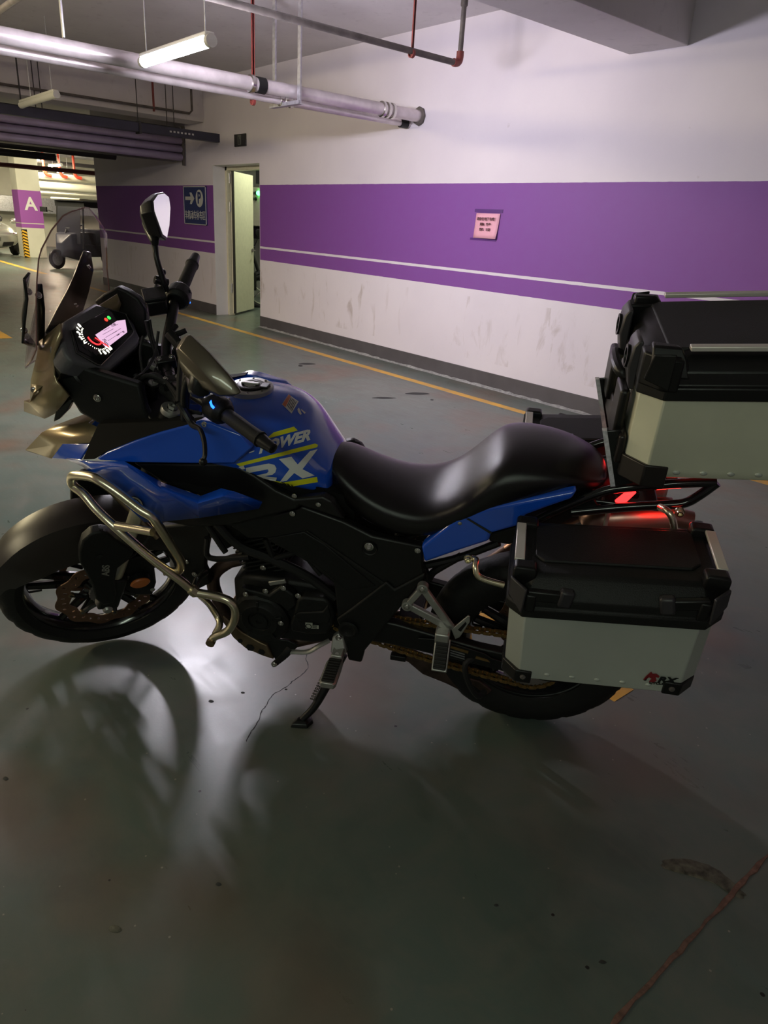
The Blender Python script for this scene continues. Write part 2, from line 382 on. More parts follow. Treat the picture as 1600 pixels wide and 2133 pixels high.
# door opening: reveal lining, steel frame and the leaf that stands open into the room
door = thing('door_1', (DX0, WY, 0), 'cream steel door leaf standing half open in the wall opening', 'door')
del door['category']; del door['label']; door['kind'] = 'structure'
def loc(g, o): return g.tr(lambda p: np.array(p) - np.array(o))
O = (DX0, WY, 0)
g = G(); g.bb((DX0, WY + .20, 0), (DX0 + .06, WY + .30, DH)); g.bb((DX1 - .06, WY + .20, 0), (DX1, WY + .30, DH)); g.bb((DX0, WY + .20, DH - .06), (DX1, WY + .30, DH))
obj('door_frame', loc(g, O), M_CREAM, door, bevel=.004)
M_REV = mat('reveal_paint', (0.74, 0.70, 0.74), .6, noise=.05, nscale=3)
for a_, b_ in (((DX0, WY - .001, 0), (DX0 + .006, WY + .20, DH)), ((DX1 - .006, WY - .001, 0), (DX1, WY + .20, DH)), ((DX0 + .006, WY - .001, DH - .006), (DX1 - .006, WY + .20, DH))): g = G(); g.bb(a_, b_); obj('reveal_lining', loc(g, O), M_REV, door, smooth_=False)
ang = math.radians(130); hx, hy = DX0 + .09, WY + .27; ux = np.array((math.cos(ang), math.sin(ang), 0)); uy = np.array((-math.sin(ang), math.cos(ang), 0))
g = G(); rot = np.stack([ux, uy, (0, 0, 1)], 1); g.box(np.array((hx, hy, 1.075)) + ux * .42, (.84, .05, 2.09), rot)
obj('door_leaf', loc(g, O), M_CREAM, door, bevel=.004)
g = G(); g.box(np.array((hx, hy, 1.075)) - uy * .018 - ux * .012, (.035, .03, 2.09), rot); obj('door_seal', loc(g, O), M_BLK, door)
g = G()
for z in (.35, 1.55, 1.95): g.cyl((hx - .02, hy - .03, z), (hx - .02, hy - .03, z + .14), .014, n=10)
obj('hinge', loc(g, O), M_GALV, door)
g = G(); q = np.array((hx, hy, .98)) + ux * .76 - uy * .03
g.lathe([(.001, 0), (.03, 0), (.03, .01), (.001, .012)], q, -uy, 16); g.tube([q, q - uy * .045, q - uy * .05 - ux * .03, q - uy * .05 - ux * .11], .009, 8)
obj('door_handle', loc(g, O), M_DPIPE, door)
g = G(); g.bb((DX1 - 0.9, WY + .31, 0), (DX1 - .85, WY + .4, .02))
# little plant room behind the door
M_ROOM = mat('room_wall', (0.42, 0.44, 0.36), .7, noise=.06, nscale=3)
g = G(); g.bb((-15.2, 7.65, 0), (-7.5, 7.8, CZ)); g.bb((-7.5, WY + TH, 0), (-7.35, 7.8, CZ))
struct('wall_room', g, M_ROOM, smooth_=False)
l = bpy.data.lights.new('room_lamp', 'POINT'); l.energy = 60; l.color = (0.92, 1.0, 0.72); l.shadow_soft_size = .15
lo = bpy.data.objects.new('room_lamp', l); COL.objects.link(lo); lo.location = (-10.6, 6.7, 2.9)
# electrical cabinet on room wall
cab = thing('electrical_cabinet', (-11.6, 8.2, .9), 'pale green electrical cabinet with a glowing green lamp seen through the open door', 'cabinet')
cx, cy = -13.31, 7.3
g = G(); g.bb((-.55, 0, .35), (.95, .34, .95 + .07)); obj('housing', g, M_CREAM, cab, bevel=.01); cab.location = (cx, cy, 1.0)
for dx in (.47, .58):
    for dz in (.92, .82): g = G(); g.cyl((dx, 0, dz), (dx, -.03, dz), .028, n=12); obj('push_button', g, M_BLK, cab)
g = G(); g.ball((.69, -.02, .92), .042); obj('indicator_lamp', g, mat('green_lamp', (.1, .9, .2), .3, emit=(0.05, 1.0, 0.15), estr=9), cab)
g = G(); g.bb((.52, .02, 1.08), (.95, .3, 1.75)); obj('meter_box', g, M_DARK, cab, bevel=.01)
g = G(); g.bb((.0, .1, .12), (.4, .3, .34)); obj('cable_box', g, M_BLK, cab, bevel=.02)
# scooter parked in the room
sct = thing('scooter', (-9.9, 7.0, 0), 'black scooter parked inside the room behind the open door', 'scooter')
g = G(); g.tube([(.26 * math.cos(a), 0, .27 + .26 * math.sin(a)) for a in np.linspace(0, 2 * math.pi, 25)[:-1]], .05, 10, closed=True, sub=1); obj('tyre', g, mat('tyre_rubber', (0.009, 0.0085, 0.0085), .62, spec=.3, bump=.4, bscale=120), sct)
g = G(); g.lathe([(.21, -.03), (.22, 0), (.21, .03), (.19, 0)], (0, 0, .27), (0, 1, 0), 32, closed=True)
for k in range(5):
    a = k * 2 * math.pi / 5; g.cyl((0, 0, .27), (.2 * math.cos(a), 0, .27 + .2 * math.sin(a)), .012, n=6)
obj('wheel_rim', g, M_CHROME, sct)
g = G(); g.tube([(-.28, 0, .36), (-.1, 0, .56), (.12, 0, .6), (.3, 0, .46)], .05, 8); obj('mudguard', g, M_GLOSSBLK, sct)
g = G(); g.tube([(.05, 0, .3), (-.1, 0, .75), (-.2, 0, 1.0)], .03, 8); g.tube([(-.2, -.3, 1.02), (-.2, .3, 1.02)], .015, 8)
g.box((-.5, 0, .45), (.75, .28, .3)); obj('body', g, M_GLOSSBLK, sct, bevel=.03)
g = G(); g.tube([(-.2, -.26, 1.02), (-.16, -.30, 1.12), (-.14, -.34, 1.2)], .007, 6); g.lathe([(0, 0), (.05, 0), (.055, .012), (0, .02)], (-.14, -.34, 1.26), (-.2, .9, .1), 16); obj('mirror', g, M_BLK, sct)
sct.rotation_euler = (0, 0, math.radians(75)); sct.location = (-11.62, 6.75, 0)

# ------------------------------------------------------------------ signs on the wall
def wallplate(name, x0, x1, z0, z1, m, th, parent): 
    g = G(); g.bb((x0, -th, z0), (x1, 0, z1)); return obj(name, g, m, parent, bevel=.002)
M_SBLUE = mat('sign_blue', (0.03, 0.045, 0.16), .35); M_SWHITE = mat('sign_white', (0.55, 0.55, 0.55), .5); M_INK = mat('print_ink', (0.06, 0.01, 0.02), .6)
sg = thing('parking_sign', (-11.80, WY - .002, 1.33), 'blue parking sign with white arrow and P on the dark purple wall', 'sign')
g = G(); g.bb((0, -.02, 0), (.79, 0, .56)); obj('board', g, M_SBLUE, sg, bevel=.003)
g = G(); 
for a, b in (((0, 0), (.79, .012)), ((0, .548), (.79, .56)), ((0, 0), (.012, .56)), ((.778, 0), (.79, .56))): g.bb((a[0], -.026, a[1]), (b[0], -.018, b[1]))
obj('rim', g, M_SWHITE, sg)
g = G(); g.plate([(.07, -.026, .36), (.07, -.026, .41), (.27, -.026, .41), (.23, -.026, .47), (.29, -.026, .47), (.39, -.026, .385), (.29, -.026, .30), (.23, -.026, .30), (.27, -.026, .36)], (0, .008, 0)); obj('arrow', g, M_SWHITE, sg)
g = G(); g.lathe([(0, 0), (.125, 0), (.125, .006), (0, .006)], (.57, -.018, .385), (0, -1, 0), 32); obj('disc', g, M_SWHITE, sg)
g = place(text_geo('P', .23, .002, off=.006), (.57, -.027, .385), (1, 0, 0), (0, 0, 1)); obj('letter', g, M_SBLUE, sg, smooth_=False)
g = place(text_geo('车机动车停车区', .104, .001, off=.001), (.395, -.022, .13), (1, 0, 0), (0, 0, 1.35)); obj('lettering', g, M_SWHITE, sg, smooth_=False)
nt_ = thing('paper_notice', (-5.255, WY - .002, 1.415), 'pink paper notice with black print stuck on the purple band of the wall', 'notice')
M_PINK = mat('pink_paper', (0.80, 0.40, 0.52), .6)
g = G(); vs = []
for i in range(7):
    for j in range(7):
        u, v = i / 6, j / 6; bulge = .006 + .010 * math.sin(math.pi * u) * .6 + (.018 * (1 - v) ** 3 if True else 0) * u; vs.append((.31 * u + .015 * v - .005, -bulge, .225 * v))
g.add(vs, [(i * 7 + j, (i + 1) * 7 + j, (i + 1) * 7 + j + 1, i * 7 + j + 1) for i in range(6) for j in range(6)]); obj('sheet', g, M_PINK, nt_, solid=.0008)
g = G(); g.bb((-.02, -.003, .232), (.345, 0, .262)); obj('old_tape', g, mat('dark_tape', (0.10, 0.03, 0.2), .3), nt_); g = G(); g.bb((-.05, -.002, -.02), (.30, 0, .0)); obj('old_tape', g, MATS['dark_tape'], nt_)
for s, z, sz in (('请勿在地下车库', .172, .033), ('遛狗、散步', .125, .028), ('嬉戏、玩耍', .078, .028)):
    g = place(text_geo(s, sz, .0006, off=.0006), (.155, -.026, z), (1, 0, 0), (0, 0, 1)); obj('lettering', g, M_INK, nt_, smooth_=False)
ex = thing('exit_sign', (-10.08, WY - .001, 2.395), 'small dark square plate on the wall above the open door', 'sign')
g = G(); g.bb((0, -.02, 0), (.32, 0, .155)); obj('plate', g, M_DARK, ex, bevel=.003)
g = G(); g.bb((.11, -.023, .02), (.20, -.019, .14)); obj('pictogram', g, mat('dull_print', (0.13, 0.14, 0.13), .6), ex)
g = G(); g.bb((.135, -.025, .03), (.15, -.022, .12)); g.bb((.16, -.025, .03), (.175, -.022, .09)); obj('figure', g, M_DARK, ex)

# ------------------------------------------------------------------ tube lamps
def tube_lamp(name, x0, x1, y, z, lit, label, rodx=(.3, .9), m=None):
    t = thing(name, (x0, y, z), label, 'lamp'); L = x1 - x0
    g = G(); g.bb((0, -.032, .02), (L, .032, .05)); obj('housing', g, M_WPLAS, t, bevel=.008)
    g = G(); g.tube([(0.02, 0, 0), (L - .02, 0, 0)], .034, 18, raw=True); obj('diffuser', g, m or (M_TUBE if lit else M_WPLAS), t)
    for x in (0, L): g = G(); g.cyl((x - .02, 0, 0), (x + .02, 0, 0), .037, n=16); obj('end_cap', g, M_WPLAS, t)
    for f_ in rodx: g = G(); g.cyl((L * f_, 0, .045), (L * f_, 0, CZ - z), .004, n=6); obj('hanger_rod', g, M_GALV, t)
    return t
tube_lamp('tube_lamp', -5.70, -4.66, 2.36, 2.45, True, 'bright white tube lamp hanging in front of the thick pale pipe', (.06, .94))
tube_lamp('tube_lamp', -10.35, -9.0, 2.74, 2.57, False, 'unlit white tube lamp hanging in front of the left ceiling beam')
for i, (x, y) in enumerate(((-25, 7.2), (-28.6, 8.5), (-24, 9.8), (-31, 10.5), (-29, 5.0), (-22.0, 8.0))):
    o = tube_lamp('tube_lamp', x, x + 1.2, y, 2.62, True, 'lit tube lamp hanging far off above the white pillar with the letter A', m=M_LAMP2); o['group'] = 'lit tube lamps of the far bay'

# ------------------------------------------------------------------ pipes
def pipe(name, a, b, r, m, label, cat='pipe', extra=None, group=None):
    t = thing(name, a, label, cat, group); a = np.array(a, float); b = np.array(b, float)
    g = G(); g.tube([(0, 0, 0), b - a], r, 20, raw=True); obj('pipe_run', g, m, t)
    if extra: extra(t)
    return t
def rings(t, ys, r, m=M_CHROME):
    for y in ys: g = G(); g.lathe([(r, -.018), (r * 1.13, -.014), (r * 1.13, .014), (r, .018)], (0, y, 0), (0, 1, 0), 24); obj('clamp_ring', g, m, t)
PX, PZ = -6.18, 2.53
def e1(t):
    rings(t, (-.50, -.44, -.38, -1.95), .062)
    g = G(); g.lathe([(.055, -.02), (.085, -.02), (.09, -.005), (.055, 0)], (0, -.01, 0), (0, 1, 0), 8); obj('wall_flange', g, M_DPIPE, t)
    g = G(); g.tube([(0, -1.9, 0), (0, -1.82, 0)], .064, 16, raw=True); obj('black_sleeve', g, M_BLK, t)
pipe('water_pipe', (PX, WY, PZ), (PX, -6, PZ), .056, M_PIPE, 'thick jacketed pale pipe running under the ceiling into the wall', extra=e1)
def e2(t):
    rings(t, (-1.55, -1.50, -1.44), .04); g = G(); g.cyl((0, -.03, 0), (0, -.12, 0), .046, n=14); obj('black_sleeve', g, M_BLK, t)
pipe('water_pipe', (PX - .17, WY, PZ - .06), (PX - .17, -6, PZ - .06), .034, M_PIPE, 'thinner pipe running beside and below the thick jacketed pipe', extra=e2)
# sprinkler pipe with riser
sp = thing('sprinkler_pipe', (-4.6, 4.37, 2.65), 'slim dark grey sprinkler pipe with an elbow rising to the ceiling at its end', 'pipe')
A = on(950, 131, 0, -5.05); B2 = on(480, 20, 0, -5.05); D_ = B2 - A; D_[0] = 0; ez = A[2]
sp.location = A; g = G(); far = np.array((0, -12.0, 0.0)); g.tube([(0, 0, 0), far], .024, 14, raw=True); obj('pipe_run', g, M_DPIPE, sp)
g = G(); g.tube([(0, -.03, 0), (0, .0, 0), (0, .03, .015), (0, .04, .05), (0, .04, .09)], .031, 14); obj('elbow', g, M_RED, sp)
g = G(); g.tube([(0, .04, .05), (0, .04, CZ - ez - .001)], .021, 14, raw=True); obj('riser', g, M_DPIPE, sp)
g = G(); g.lathe([(.022, .0), (.03, .01), (.03, .05), (.024, .07)], (0, .04, CZ - ez - .12), (0, 0, 1), 14); obj('coupling', g, M_DPIPE, sp)
def hanger(x, y, z0, label, w_=.02, m=M_RED, plate=True):
    t = thing('pipe_hanger', (x, y, z0), label, 'hanger'); g = G(); g.box((0, 0, (CZ - z0) / 2), (w_, w_ * .4, CZ - z0)); g.box((w_ * .4, 0, (CZ - z0) / 2), (w_ * .2, w_, CZ - z0)); obj('rod', g, m, t)
    g = G(); g.bb((-.05, -.03, CZ - z0 - .012), (.05, .03, CZ - z0)); obj('ceiling_plate', g, m, t)
    g = G(); g.lathe([(.026, -.012), (.034, -.012), (.034, .012), (.026, .012)], (0, 0, .02), (0, 1, 0), 16, closed=True); obj('clamp', g, m, t)
hp = on(858, 108, 0, -5.05); hanger(-5.05, hp[1], hp[2] - .03, 'red steel hanger holding the slim grey pipe near its elbow')
hanger(-6.37, on(535, 172, 0, -6.3)[1], PZ - .12, 'red steel hanger left of the galvanised frame, dropping to the thick pipe', .028)
# galvanised trapeze
yt = 3.92
tz = thing('pipe_support', (PX, yt, PZ - .1), 'galvanised steel trapeze carrying the two pale pipes', 'support')
for dx in (-.32, .10): g = G(); g.box((dx, 0, (CZ - PZ + .1) / 2), (.045, .008, CZ - PZ + .1)); g.box((dx - .02, .018, (CZ - PZ + .1) / 2), (.006, .04, CZ - PZ + .1)); obj('upright', g, M_GALV, tz)
g = G(); g.box((-.11, 0, -.004), (.50, .05, .006)); g.box((-.11, -.024, .008), (.50, .006, .03)); obj('crossbar', g, M_GALV, tz)
g = G(); g.box((-.32, 0, CZ - PZ + .09), (.14, .1, .012)); obj('ceiling_plate', g, M_GALV, tz)

# conduits, tray, rolled shutter behind the left beam
cd = thing('conduit', (-10.95, 0, 0), 'thin grey conduit hung in front of the left beam with its end turned up', 'conduit')
c1 = on(400, 237, 0, -10.95); c0 = on(0, 180, 0, -10.95)
g = G(); g.tube([(0, -4, c1[2]), (0, c1[1] - .04, c1[2]), (0, c1[1], c1[2] + .04), (0, c1[1], CZ)], .017, 8, raw=True); obj('conduit_run', g, M_DPIPE, cd)
g = G()
for px in (322,): q = on(px, 232, 0, -10.93); g.box((.0, q[1], (q[2] + CZ) / 2), (.03, .02, CZ - q[2]))
obj('bracket', g, M_RED, cd)
for i, px in enumerate((42, 72, 85)):
    q = on(px, 200, 0, -11.0 if i else -10.9); r_ = thing('hanging_rod', (q[0], q[1], q[2] - .15), ['dark flat hanger at far left in front of the beam', 'thin rod hanging right of the dark flat hanger', 'thin rod hanging nearest the unlit lamp'][i], 'rod'); g = G(); g.box((0, 0, (CZ - q[2] + .15) / 2), (.035 if i == 0 else .01, .01, CZ - q[2] + .15)); obj('rod', g, M_DARK, r_)
for i, px in enumerate((345, 360)):
    q = on(px, 200, 0, -11.7); r_ = thing('hanging_rod', (-10.98, on(px, 200, 0, -10.98)[1], 2.55), ['thin rod on the beam beside the red conduit bracket', 'second thin rod beside the red conduit bracket'][i], 'rod'); g = G(); g.cyl((0, 0, 0), (0, 0, CZ - 2.55), .006, n=6); obj('rod', g, M_DARK, r_)
q1 = wl(458, 287); 
tr = thing('cable_tray', (q1[0], WY, 0), 'long dark blue cable tray ending at the wall above the door', 'cable tray')
zt, zb = wl(458, 279)[2], wl(458, 297)[2]
g = G(); g.bb((-.12, -13, zb), (.0, -.0, zt)); obj('tray', g, M_TRAY, tr, bevel=.004)
g = G()
for y0 in (-.75, -3.8):
    for k in range(7): g.box((.003, y0 + k * .055, (zt + zb) / 2), (.004, .028, .022))
obj('slot', g, M_SWHITE, tr)
for y in (-1.2, -4.9): g = G(); g.bb((-.13, y, zb - .02), (.012, y + .03, zt + .02)); g.cyl((-.06, y + .015, zt), (-.06, y + .015, CZ), .006, n=6); obj('hanger', g, M_DARK, tr)
zt2, zb2 = wl(400, 268)[2], wl(400, 336)[2]; xs2 = -11.72
sh = thing('rolled_shutter', (xs2, WY, 0), 'ribbed purple grey housing of a rolled fire shutter under the left beam', 'shutter')
NR = 4; pr = []
for k in range(NR):
    z1 = zt2 - (zt2 - zb2) * k / NR; z2 = zt2 - (zt2 - zb2) * (k + 1) / NR; dz = z1 - z2
    pr += [(0.0, z1), (.02, z1 - dz * .15), (.045, z1 - dz * .5), (.02, z1 - dz * .85), (0, z1 - dz * .97)]
for k in range(NR):
    seg = pr[k * 5:(k + 1) * 5]
    for (ya, yb) in ((-4.05, -.06), (-10.5, -4.11)):
        g = G(); g.loft([[(x, ya, z) for x, z in seg], [(x, yb, z) for x, z in seg]], closed=False, caps=False); obj('rib', g, M_SHUT, sh, solid=.006)
g = G(); g.bb((-.35, -10.5, zb2), (-.01, -.06, zt2 + .02)); obj('housing', g, M_DARK, sh)
g = G(); g.bb((-.01, -4.11, zb2 - .01), (.05, -4.05, zt2)); obj('joint_cover', g, M_DARK, sh)
g = G(); g.bb((.0, -.06, zb2 - .06), (.03, -.02, 2.74)); obj('guide_rail', g, M_DPIPE, sh)
# darker ducts farther off, hanging across the far bay
for i, (z, r_, x) in enumerate(((2.44, .09, -13.2), (2.36, .07, -13.8), (2.47, .12, -14.6), (2.31, .06, -15.2))):
    pipe('ceiling_pipe', (x, WY - .05 - .3 * i, z), (x, -6, z), r_, M_DARK, ['dark pipe under the ceiling just past the shutter', 'second dark pipe past the shutter', 'thickest dark pipe past the shutter', 'lowest dark pipe past the shutter'][i])

# ------------------------------------------------------------------ far bay: pillar, car, cargo tricycle, service pipes
M_FWHITE = mat('far_white', (0.62, 0.60, 0.50), .6, noise=.06, nscale=2)
M_PUR2 = mat('pillar_purple', (0.30, 0.08, 0.36), .6); M_HAZY = mat('hazard_yellow', (0.75, 0.42, 0.03), .5); M_RPIPE = mat('fire_red', (0.62, 0.06, 0.03), .4)
pa, pb = -25.15, -24.5; y0_, y1_ = 6.1, 6.73
pl_ = thing('pillar', (pb, y0_, 0), 'white square pillar with a purple band and a big letter A', 'pillar')
g = G(); g.bb((pa - pb, 0, 0), (0, y1_ - y0_, CZ)); obj('shaft', g, M_FWHITE, pl_, bevel=.01)
for z0, z1, m_ in ((.85, .96, M_PUR2), (.985, 1.88, M_PUR2)): g = G(); g.bb((pa - pb - .004, -.004, z0), (.004, y1_ - y0_ + .004, z1)); obj('painted_band', g, m_, pl_)
g = place(text_geo('A', .50, .002, off=.012), (.008, .315, 1.50), (0, 1, 0), (0, 0, 1), (1, 0, 0)); obj('letter', g, M_WPLAS, pl_, smooth_=False)
for k in range(9):
    g = G(); z = .05 + k * .085; g.plate([(.008, .0, z), (.008, .12, z - .05), (.008, .12, z), (.008, .0, z + .05)], (-.01, 0, 0)); g.plate([(.008, -.008, z), (-.12, -.008, z - .05), (-.12, -.008, z), (.008, -.008, z + .05)], (0, .01, 0))
    obj('hazard_stripe', g, M_HAZY, pl_, smooth_=False)
g = G(); g.bb((0, -.006, .0), (.006, .125, .80)); g.bb((-.125, -.006, 0), (.006, 0, .80)); obj('corner_guard', g, M_BLK, pl_)
# car nose (mostly cut by the frame and the pillar)
M_SILV = mat('silver_paint', (0.42, 0.42, 0.38), .25, .6, coat=.5); M_GLS = mat('dark_glass', (0.02, 0.02, 0.022), .06)
car = thing('car', (-25.6, 5.35, 0), 'silver car parked nose first left of the white pillar', 'car')
def sec(x, w_, z0, z1, zs): return [(x, -w_, z0), (x, -w_ * 1.0, zs), (x, -w_ * .82, z1 * .97), (x, -w_ * .4, z1), (x, w_ * .4, z1), (x, w_ * .82, z1 * .97), (x, w_, zs), (x, w_, z0)]
g = G(); g.loft([sec(x, w_, a, b, c) for x, w_, a, b, c in ((.62, .55, .26, .62, .5), (.52, .78, .2, .74, .6), (.2, .86, .18, .86, .66), (-.6, .88, .18, .98, .72), (-2.6, .88, .18, .98, .75), (-3.5, .8, .22, .95, .7))]); obj('body', g, M_SILV, car, sub=2)
g = G(); g.loft([sec(x, w_, .9, b, b - .1) for x, w_, b in ((-.45, .80, .95), (-1.2, .68, 1.40), (-2.4, .66, 1.44), (-3.3, .74, .97))]); obj('cabin', g, M_GLS, car, sub=1)
g = G(); g.loft([sec(x, w_, b - .02, b, b - .01) for x, w_, b in ((-1.15, .66, 1.42), (-2.4, .64, 1.47))]); obj('roof', g, M_SILV, car, bevel=.01)
for sgn in (-1, 1):
    g = G(); g.ball((.40, sgn * .62, .62), (.14, .20, .07)); obj('headlamp', g, M_CHROME, car)
    g = G(); g.plate([(.60, sgn * .25, .28), (.57, sgn * .55, .30), (.57, sgn * .60, .42), (.60, sgn * .30, .40)], (.03, 0, 0)); obj('air_intake', g, M_BLK, car)
    g = G(); g.ball((-.75, sgn * .98, .98), (.07, .12, .08)); obj('wing_mirror', g, M_SILV, car)
    for xw in (-.25, -2.8):
        g = G(); g.lathe([(.1, -.1), (.3, -.1), (.32, -.07), (.32, .07), (.3, .1), (.1, .1)], (xw, sgn * .8, .32), (0, 1, 0), 24); obj('wheel', g, M_BLK, car)
g = G()
for k in range(4): g.bb((.60, -.22, .46 + .035 * k), (.66, .22, .475 + .035 * k))
obj('grille', g, M_CHROME, car)
# cargo tricycle
tk = thing('cargo_tricycle', (-20.0, 6.35, 0), 'dark covered cargo tricycle parked beside the pillar, seen through the windscreen', 'tricycle')
M_TK = mat('tricycle_dark', (0.03, 0.032, 0.045), .35)
g = G(); g.box((-1.3, .05, 1.68), (2.4, 1.05, .05)); g.box((-.05, .05, 1.68), (.1, 1.05, .05)); obj('canopy', g, M_FWHITE, tk, bevel=.02)
g = G(); g.box((-1.3, .05, 1.57), (2.36, 1.04, .14)); obj('canopy_lining', g, M_BLK, tk)
for sy in (-.42, .5):
    for x in (-.15, -2.3): g = G(); g.tube([(x + .1, sy, .5), (x, sy, 1.6)], .025, 8); obj('post', g, M_BLK, tk)
g = G(); g.plate([(.0, -.38, .62), (.0, .46, .62), (-.1, .44, 1.5), (-.1, -.36, 1.5)], (-.012, 0, 0)); obj('front_shield', g, mat('dark_screen', (.015, .015, .02), .3), tk)
g = G(); g.loft([[(x, -w_, z0), (x, w_, z0), (x, w_ * .8, z1), (x, -w_ * .8, z1)] for x, w_, z0, z1 in ((.28, .12, .32, .62), (.12, .34, .25, .85), (-.1, .42, .2, .9), (-.25, .45, .2, .62))]); obj('nose', g, M_TK, tk, bevel=.03)
g = G(); g.box((-1.6, .05, .72), (1.5, 1.05, .5)); obj('cargo_box', g, M_TK, tk, bevel=.02)
g = G(); g.box((-.6, .05, .45), (.5, .6, .3)); g.box((-.6, .05, .72), (.1, .6, .35)); obj('seat', g, M_BLK, tk, bevel=.03)
g = G(); g.tube([(-.15, -.42, 1.08), (-.05, 0, .98), (-.15, .42, 1.08)], .018, 8); g.tube([(0.0, 0, .95), (.3, 0, .35)], .03, 8); obj('handlebar', g, M_BLK, tk)
g = G(); g.box((.05, -.70, 1.40), (.04, .24, .12)); g.cyl((.0, -.42, 1.35), (.05, -.6, 1.4), .012, n=6); obj('mirror', g, M_BLK, tk, bevel=.01)
for x, y in ((.38, 0), (-1.7, -.42), (-1.7, .5)):
    g = G(); g.tube([(x + .2 * math.cos(a), y, .24 + .2 * math.sin(a)) for a in np.linspace(0, 2 * math.pi, 25)[:-1]], .045, 10, closed=True, sub=1); w_ = obj('wheel', g, M_BLK, tk)
    g = G(); g.lathe([(0, .03), (.08, .03), (.17, .015), (.17, -.015), (.08, -.03), (0, -.03)], (x, y, .24), (0, 1, 0), 20); obj('hub', g, M_GALV, w_)
g = G(); g.lathe([(0, 0), (.06, 0), (.05, .03), (0, .03)], (-.02, .28, .55), (1, 0, 0), 16); obj('reflector', g, M_RPIPE, tk)
tk.rotation_euler = (0, 0, math.radians(-66)); tk.location = (-20.35, 6.12, 0)
# pipes of the far bay
for i, (x, z, r_, m_, y_a, y_b) in enumerate(((-27.5, 2.42, .10, M_FWHITE, 7.2, 13.99), (-27.5, 2.12, .13, M_FWHITE, 7.2, 13.99), (-27.8, 1.88, .07, M_FWHITE, 7.2, 13.99), (-27, 2.3, .12, M_FWHITE, -4, 5.7), (-19.2, 2.28, .05, mat('dark_red_pipe', (.10, .015, .02), .4), -5, 13), (-27.75, 2.86, .06, M_DARK, 7.2, 13.99))):
    pipe('service_pipe', (x, y_a, z), (x, y_b, z), r_, m_, ['upper white pipe of the far bay carrying red elbows', 'thickest white pipe of the far bay under the red elbows', 'lowest white pipe of the far bay', 'white pipe of the far bay left of the pillar', 'dark red pipe crossing below the ceiling beyond the shutter', 'dark pipe of the far bay just under its ceiling'][i])
for i, y in enumerate((7.75, 8.25, 8.72)):
    t = thing('fire_pipe', (-27.25, y, 2.3), 'red pipe elbow dropping across the white pipes, %s of the three' % ['leftmost', 'middle', 'rightmost'][i], 'pipe')
    g = G(); g.tube([(0, -.08, .38), (0, -.06, .24), (0, 0, .16), (0, .08, .14), (0, .14, .13)], .055, 10); obj('elbow', g, M_RPIPE, t); g = G(); g.cyl((0, -.08, .36), (0, -.08, .999), .04); obj('drop_pipe', g, M_RPIPE, t)
g = G(); g.bb((-32.3, 6.4, 0), (-32, 13.9, CZ)); struct('wall_inner', g, M_FWHITE, smooth_=False)
du = thing('air_duct', (-31.5, 9, 1.2), 'long pale metal air duct standing against the far white wall', 'duct')
g = G(); g.box((0, 0, .3), (.5, 5, .55)); obj('casing', g, M_GALV, du, bevel=.01)

# =================================================================== THE MOTORCYCLE
BO = np.array((-1.15903318, 1.62808722, 0.0))
BF = np.array((-0.76894572, -0.63931407, 0.0)); BL = np.array((0.62796982, -0.75530124, -0.1875472)); BU = np.array((0.11990156, -0.14421362, 0.98225559))
BM = np.stack([BF, BL, BU], 1)
def B(px, py, y):                      # point of the motorcycle (x ahead, y left, z up) at lateral offset y
    d = ray(px, py); t = (y - (EYE - BO) @ BL) / (d @ BL); return BM.T @ (EYE + t * d - BO)
def BX(px, py, P0, n):                 # point on a plane given in motorcycle axes
    d = BM.T @ ray(px, py); e = BM.T @ (EYE - BO); P0 = np.array(P0, float); n = np.array(n, float); return e + d * (((P0 - e) @ n) / (d @ n))
RK = math.radians(27); STR = 0.649
_ax = np.array((-math.sin(RK), 0, math.cos(RK))); _K = np.array([[0, -_ax[2], _ax[1]], [_ax[2], 0, -_ax[0]], [-_ax[1], _ax[0], 0]])
RS = np.eye(3) + math.sin(STR) * _K + (1 - math.cos(STR)) * _K @ _K
SC0 = np.array((1.42 - .035 * math.cos(RK), 0, .318 - .035 * math.sin(RK)))
def ST(p): return RS @ (np.array(p, float) - SC0) + SC0
def SX(px, py, P0, n):
    d = RS.T @ (BM.T @ ray(px, py)); e = RS.T @ (BM.T @ (EYE - BO) - SC0) + SC0; P0 = np.array(P0, float); n = np.array(n, float); return e + d * (((P0 - e) @ n) / (d @ n))
def S(px, py, y): return SX(px, py, (0, y, 0), (0, 1, 0))   # same, in the axes of the turned front end
def W2B(wp): return BM.T @ (np.array(wp, float) - BO)

bike = thing('motorcycle', tuple(BO), 'blue adventure motorcycle with black seat and metal luggage cases leaning on its side stand', 'motorcycle')
bm4 = Matrix.Identity(4)
for i in range(3):
    for j in range(3): bm4[i][j] = BM[i][j]
    bm4[i][3] = BO[i]
bike.matrix_world = bm4

M_BLUE = mat('blue_paint', (0.008, 0.085, 0.60), .25, .0, coat=1.0)
M_SATIN = mat('satin_black_panel', (0.0065, 0.006, 0.0065), .36, spec=.4, bump=.15, bscale=700)
M_TEX = mat('textured_black_panel', (0.006, 0.006, 0.0062), .5, spec=.35, bump=.4, bscale=500)
M_SEAT = mat('seat_vinyl', (0.006, 0.005, 0.006), .27, bump=.25, bscale=650)
M_TYRE = MATS['tyre_rubber']
M_STEEL = mat('brushed_stainless', (0.80, 0.72, 0.54), .27, 1.0, bump=.1, bscale=400)
M_ALU = mat('cast_aluminium', (0.42, 0.41, 0.39), .42, .75, noise=.1, nscale=30, bump=.2, bscale=300)
M_CASE = mat('case_aluminium', (0.48, 0.50, 0.46), .44, .3, noise=.06, nscale=6)
M_BRONZE = mat('bronze_heatshield', (0.26, 0.19, 0.12), .38, .9, noise=.3, nscale=14)
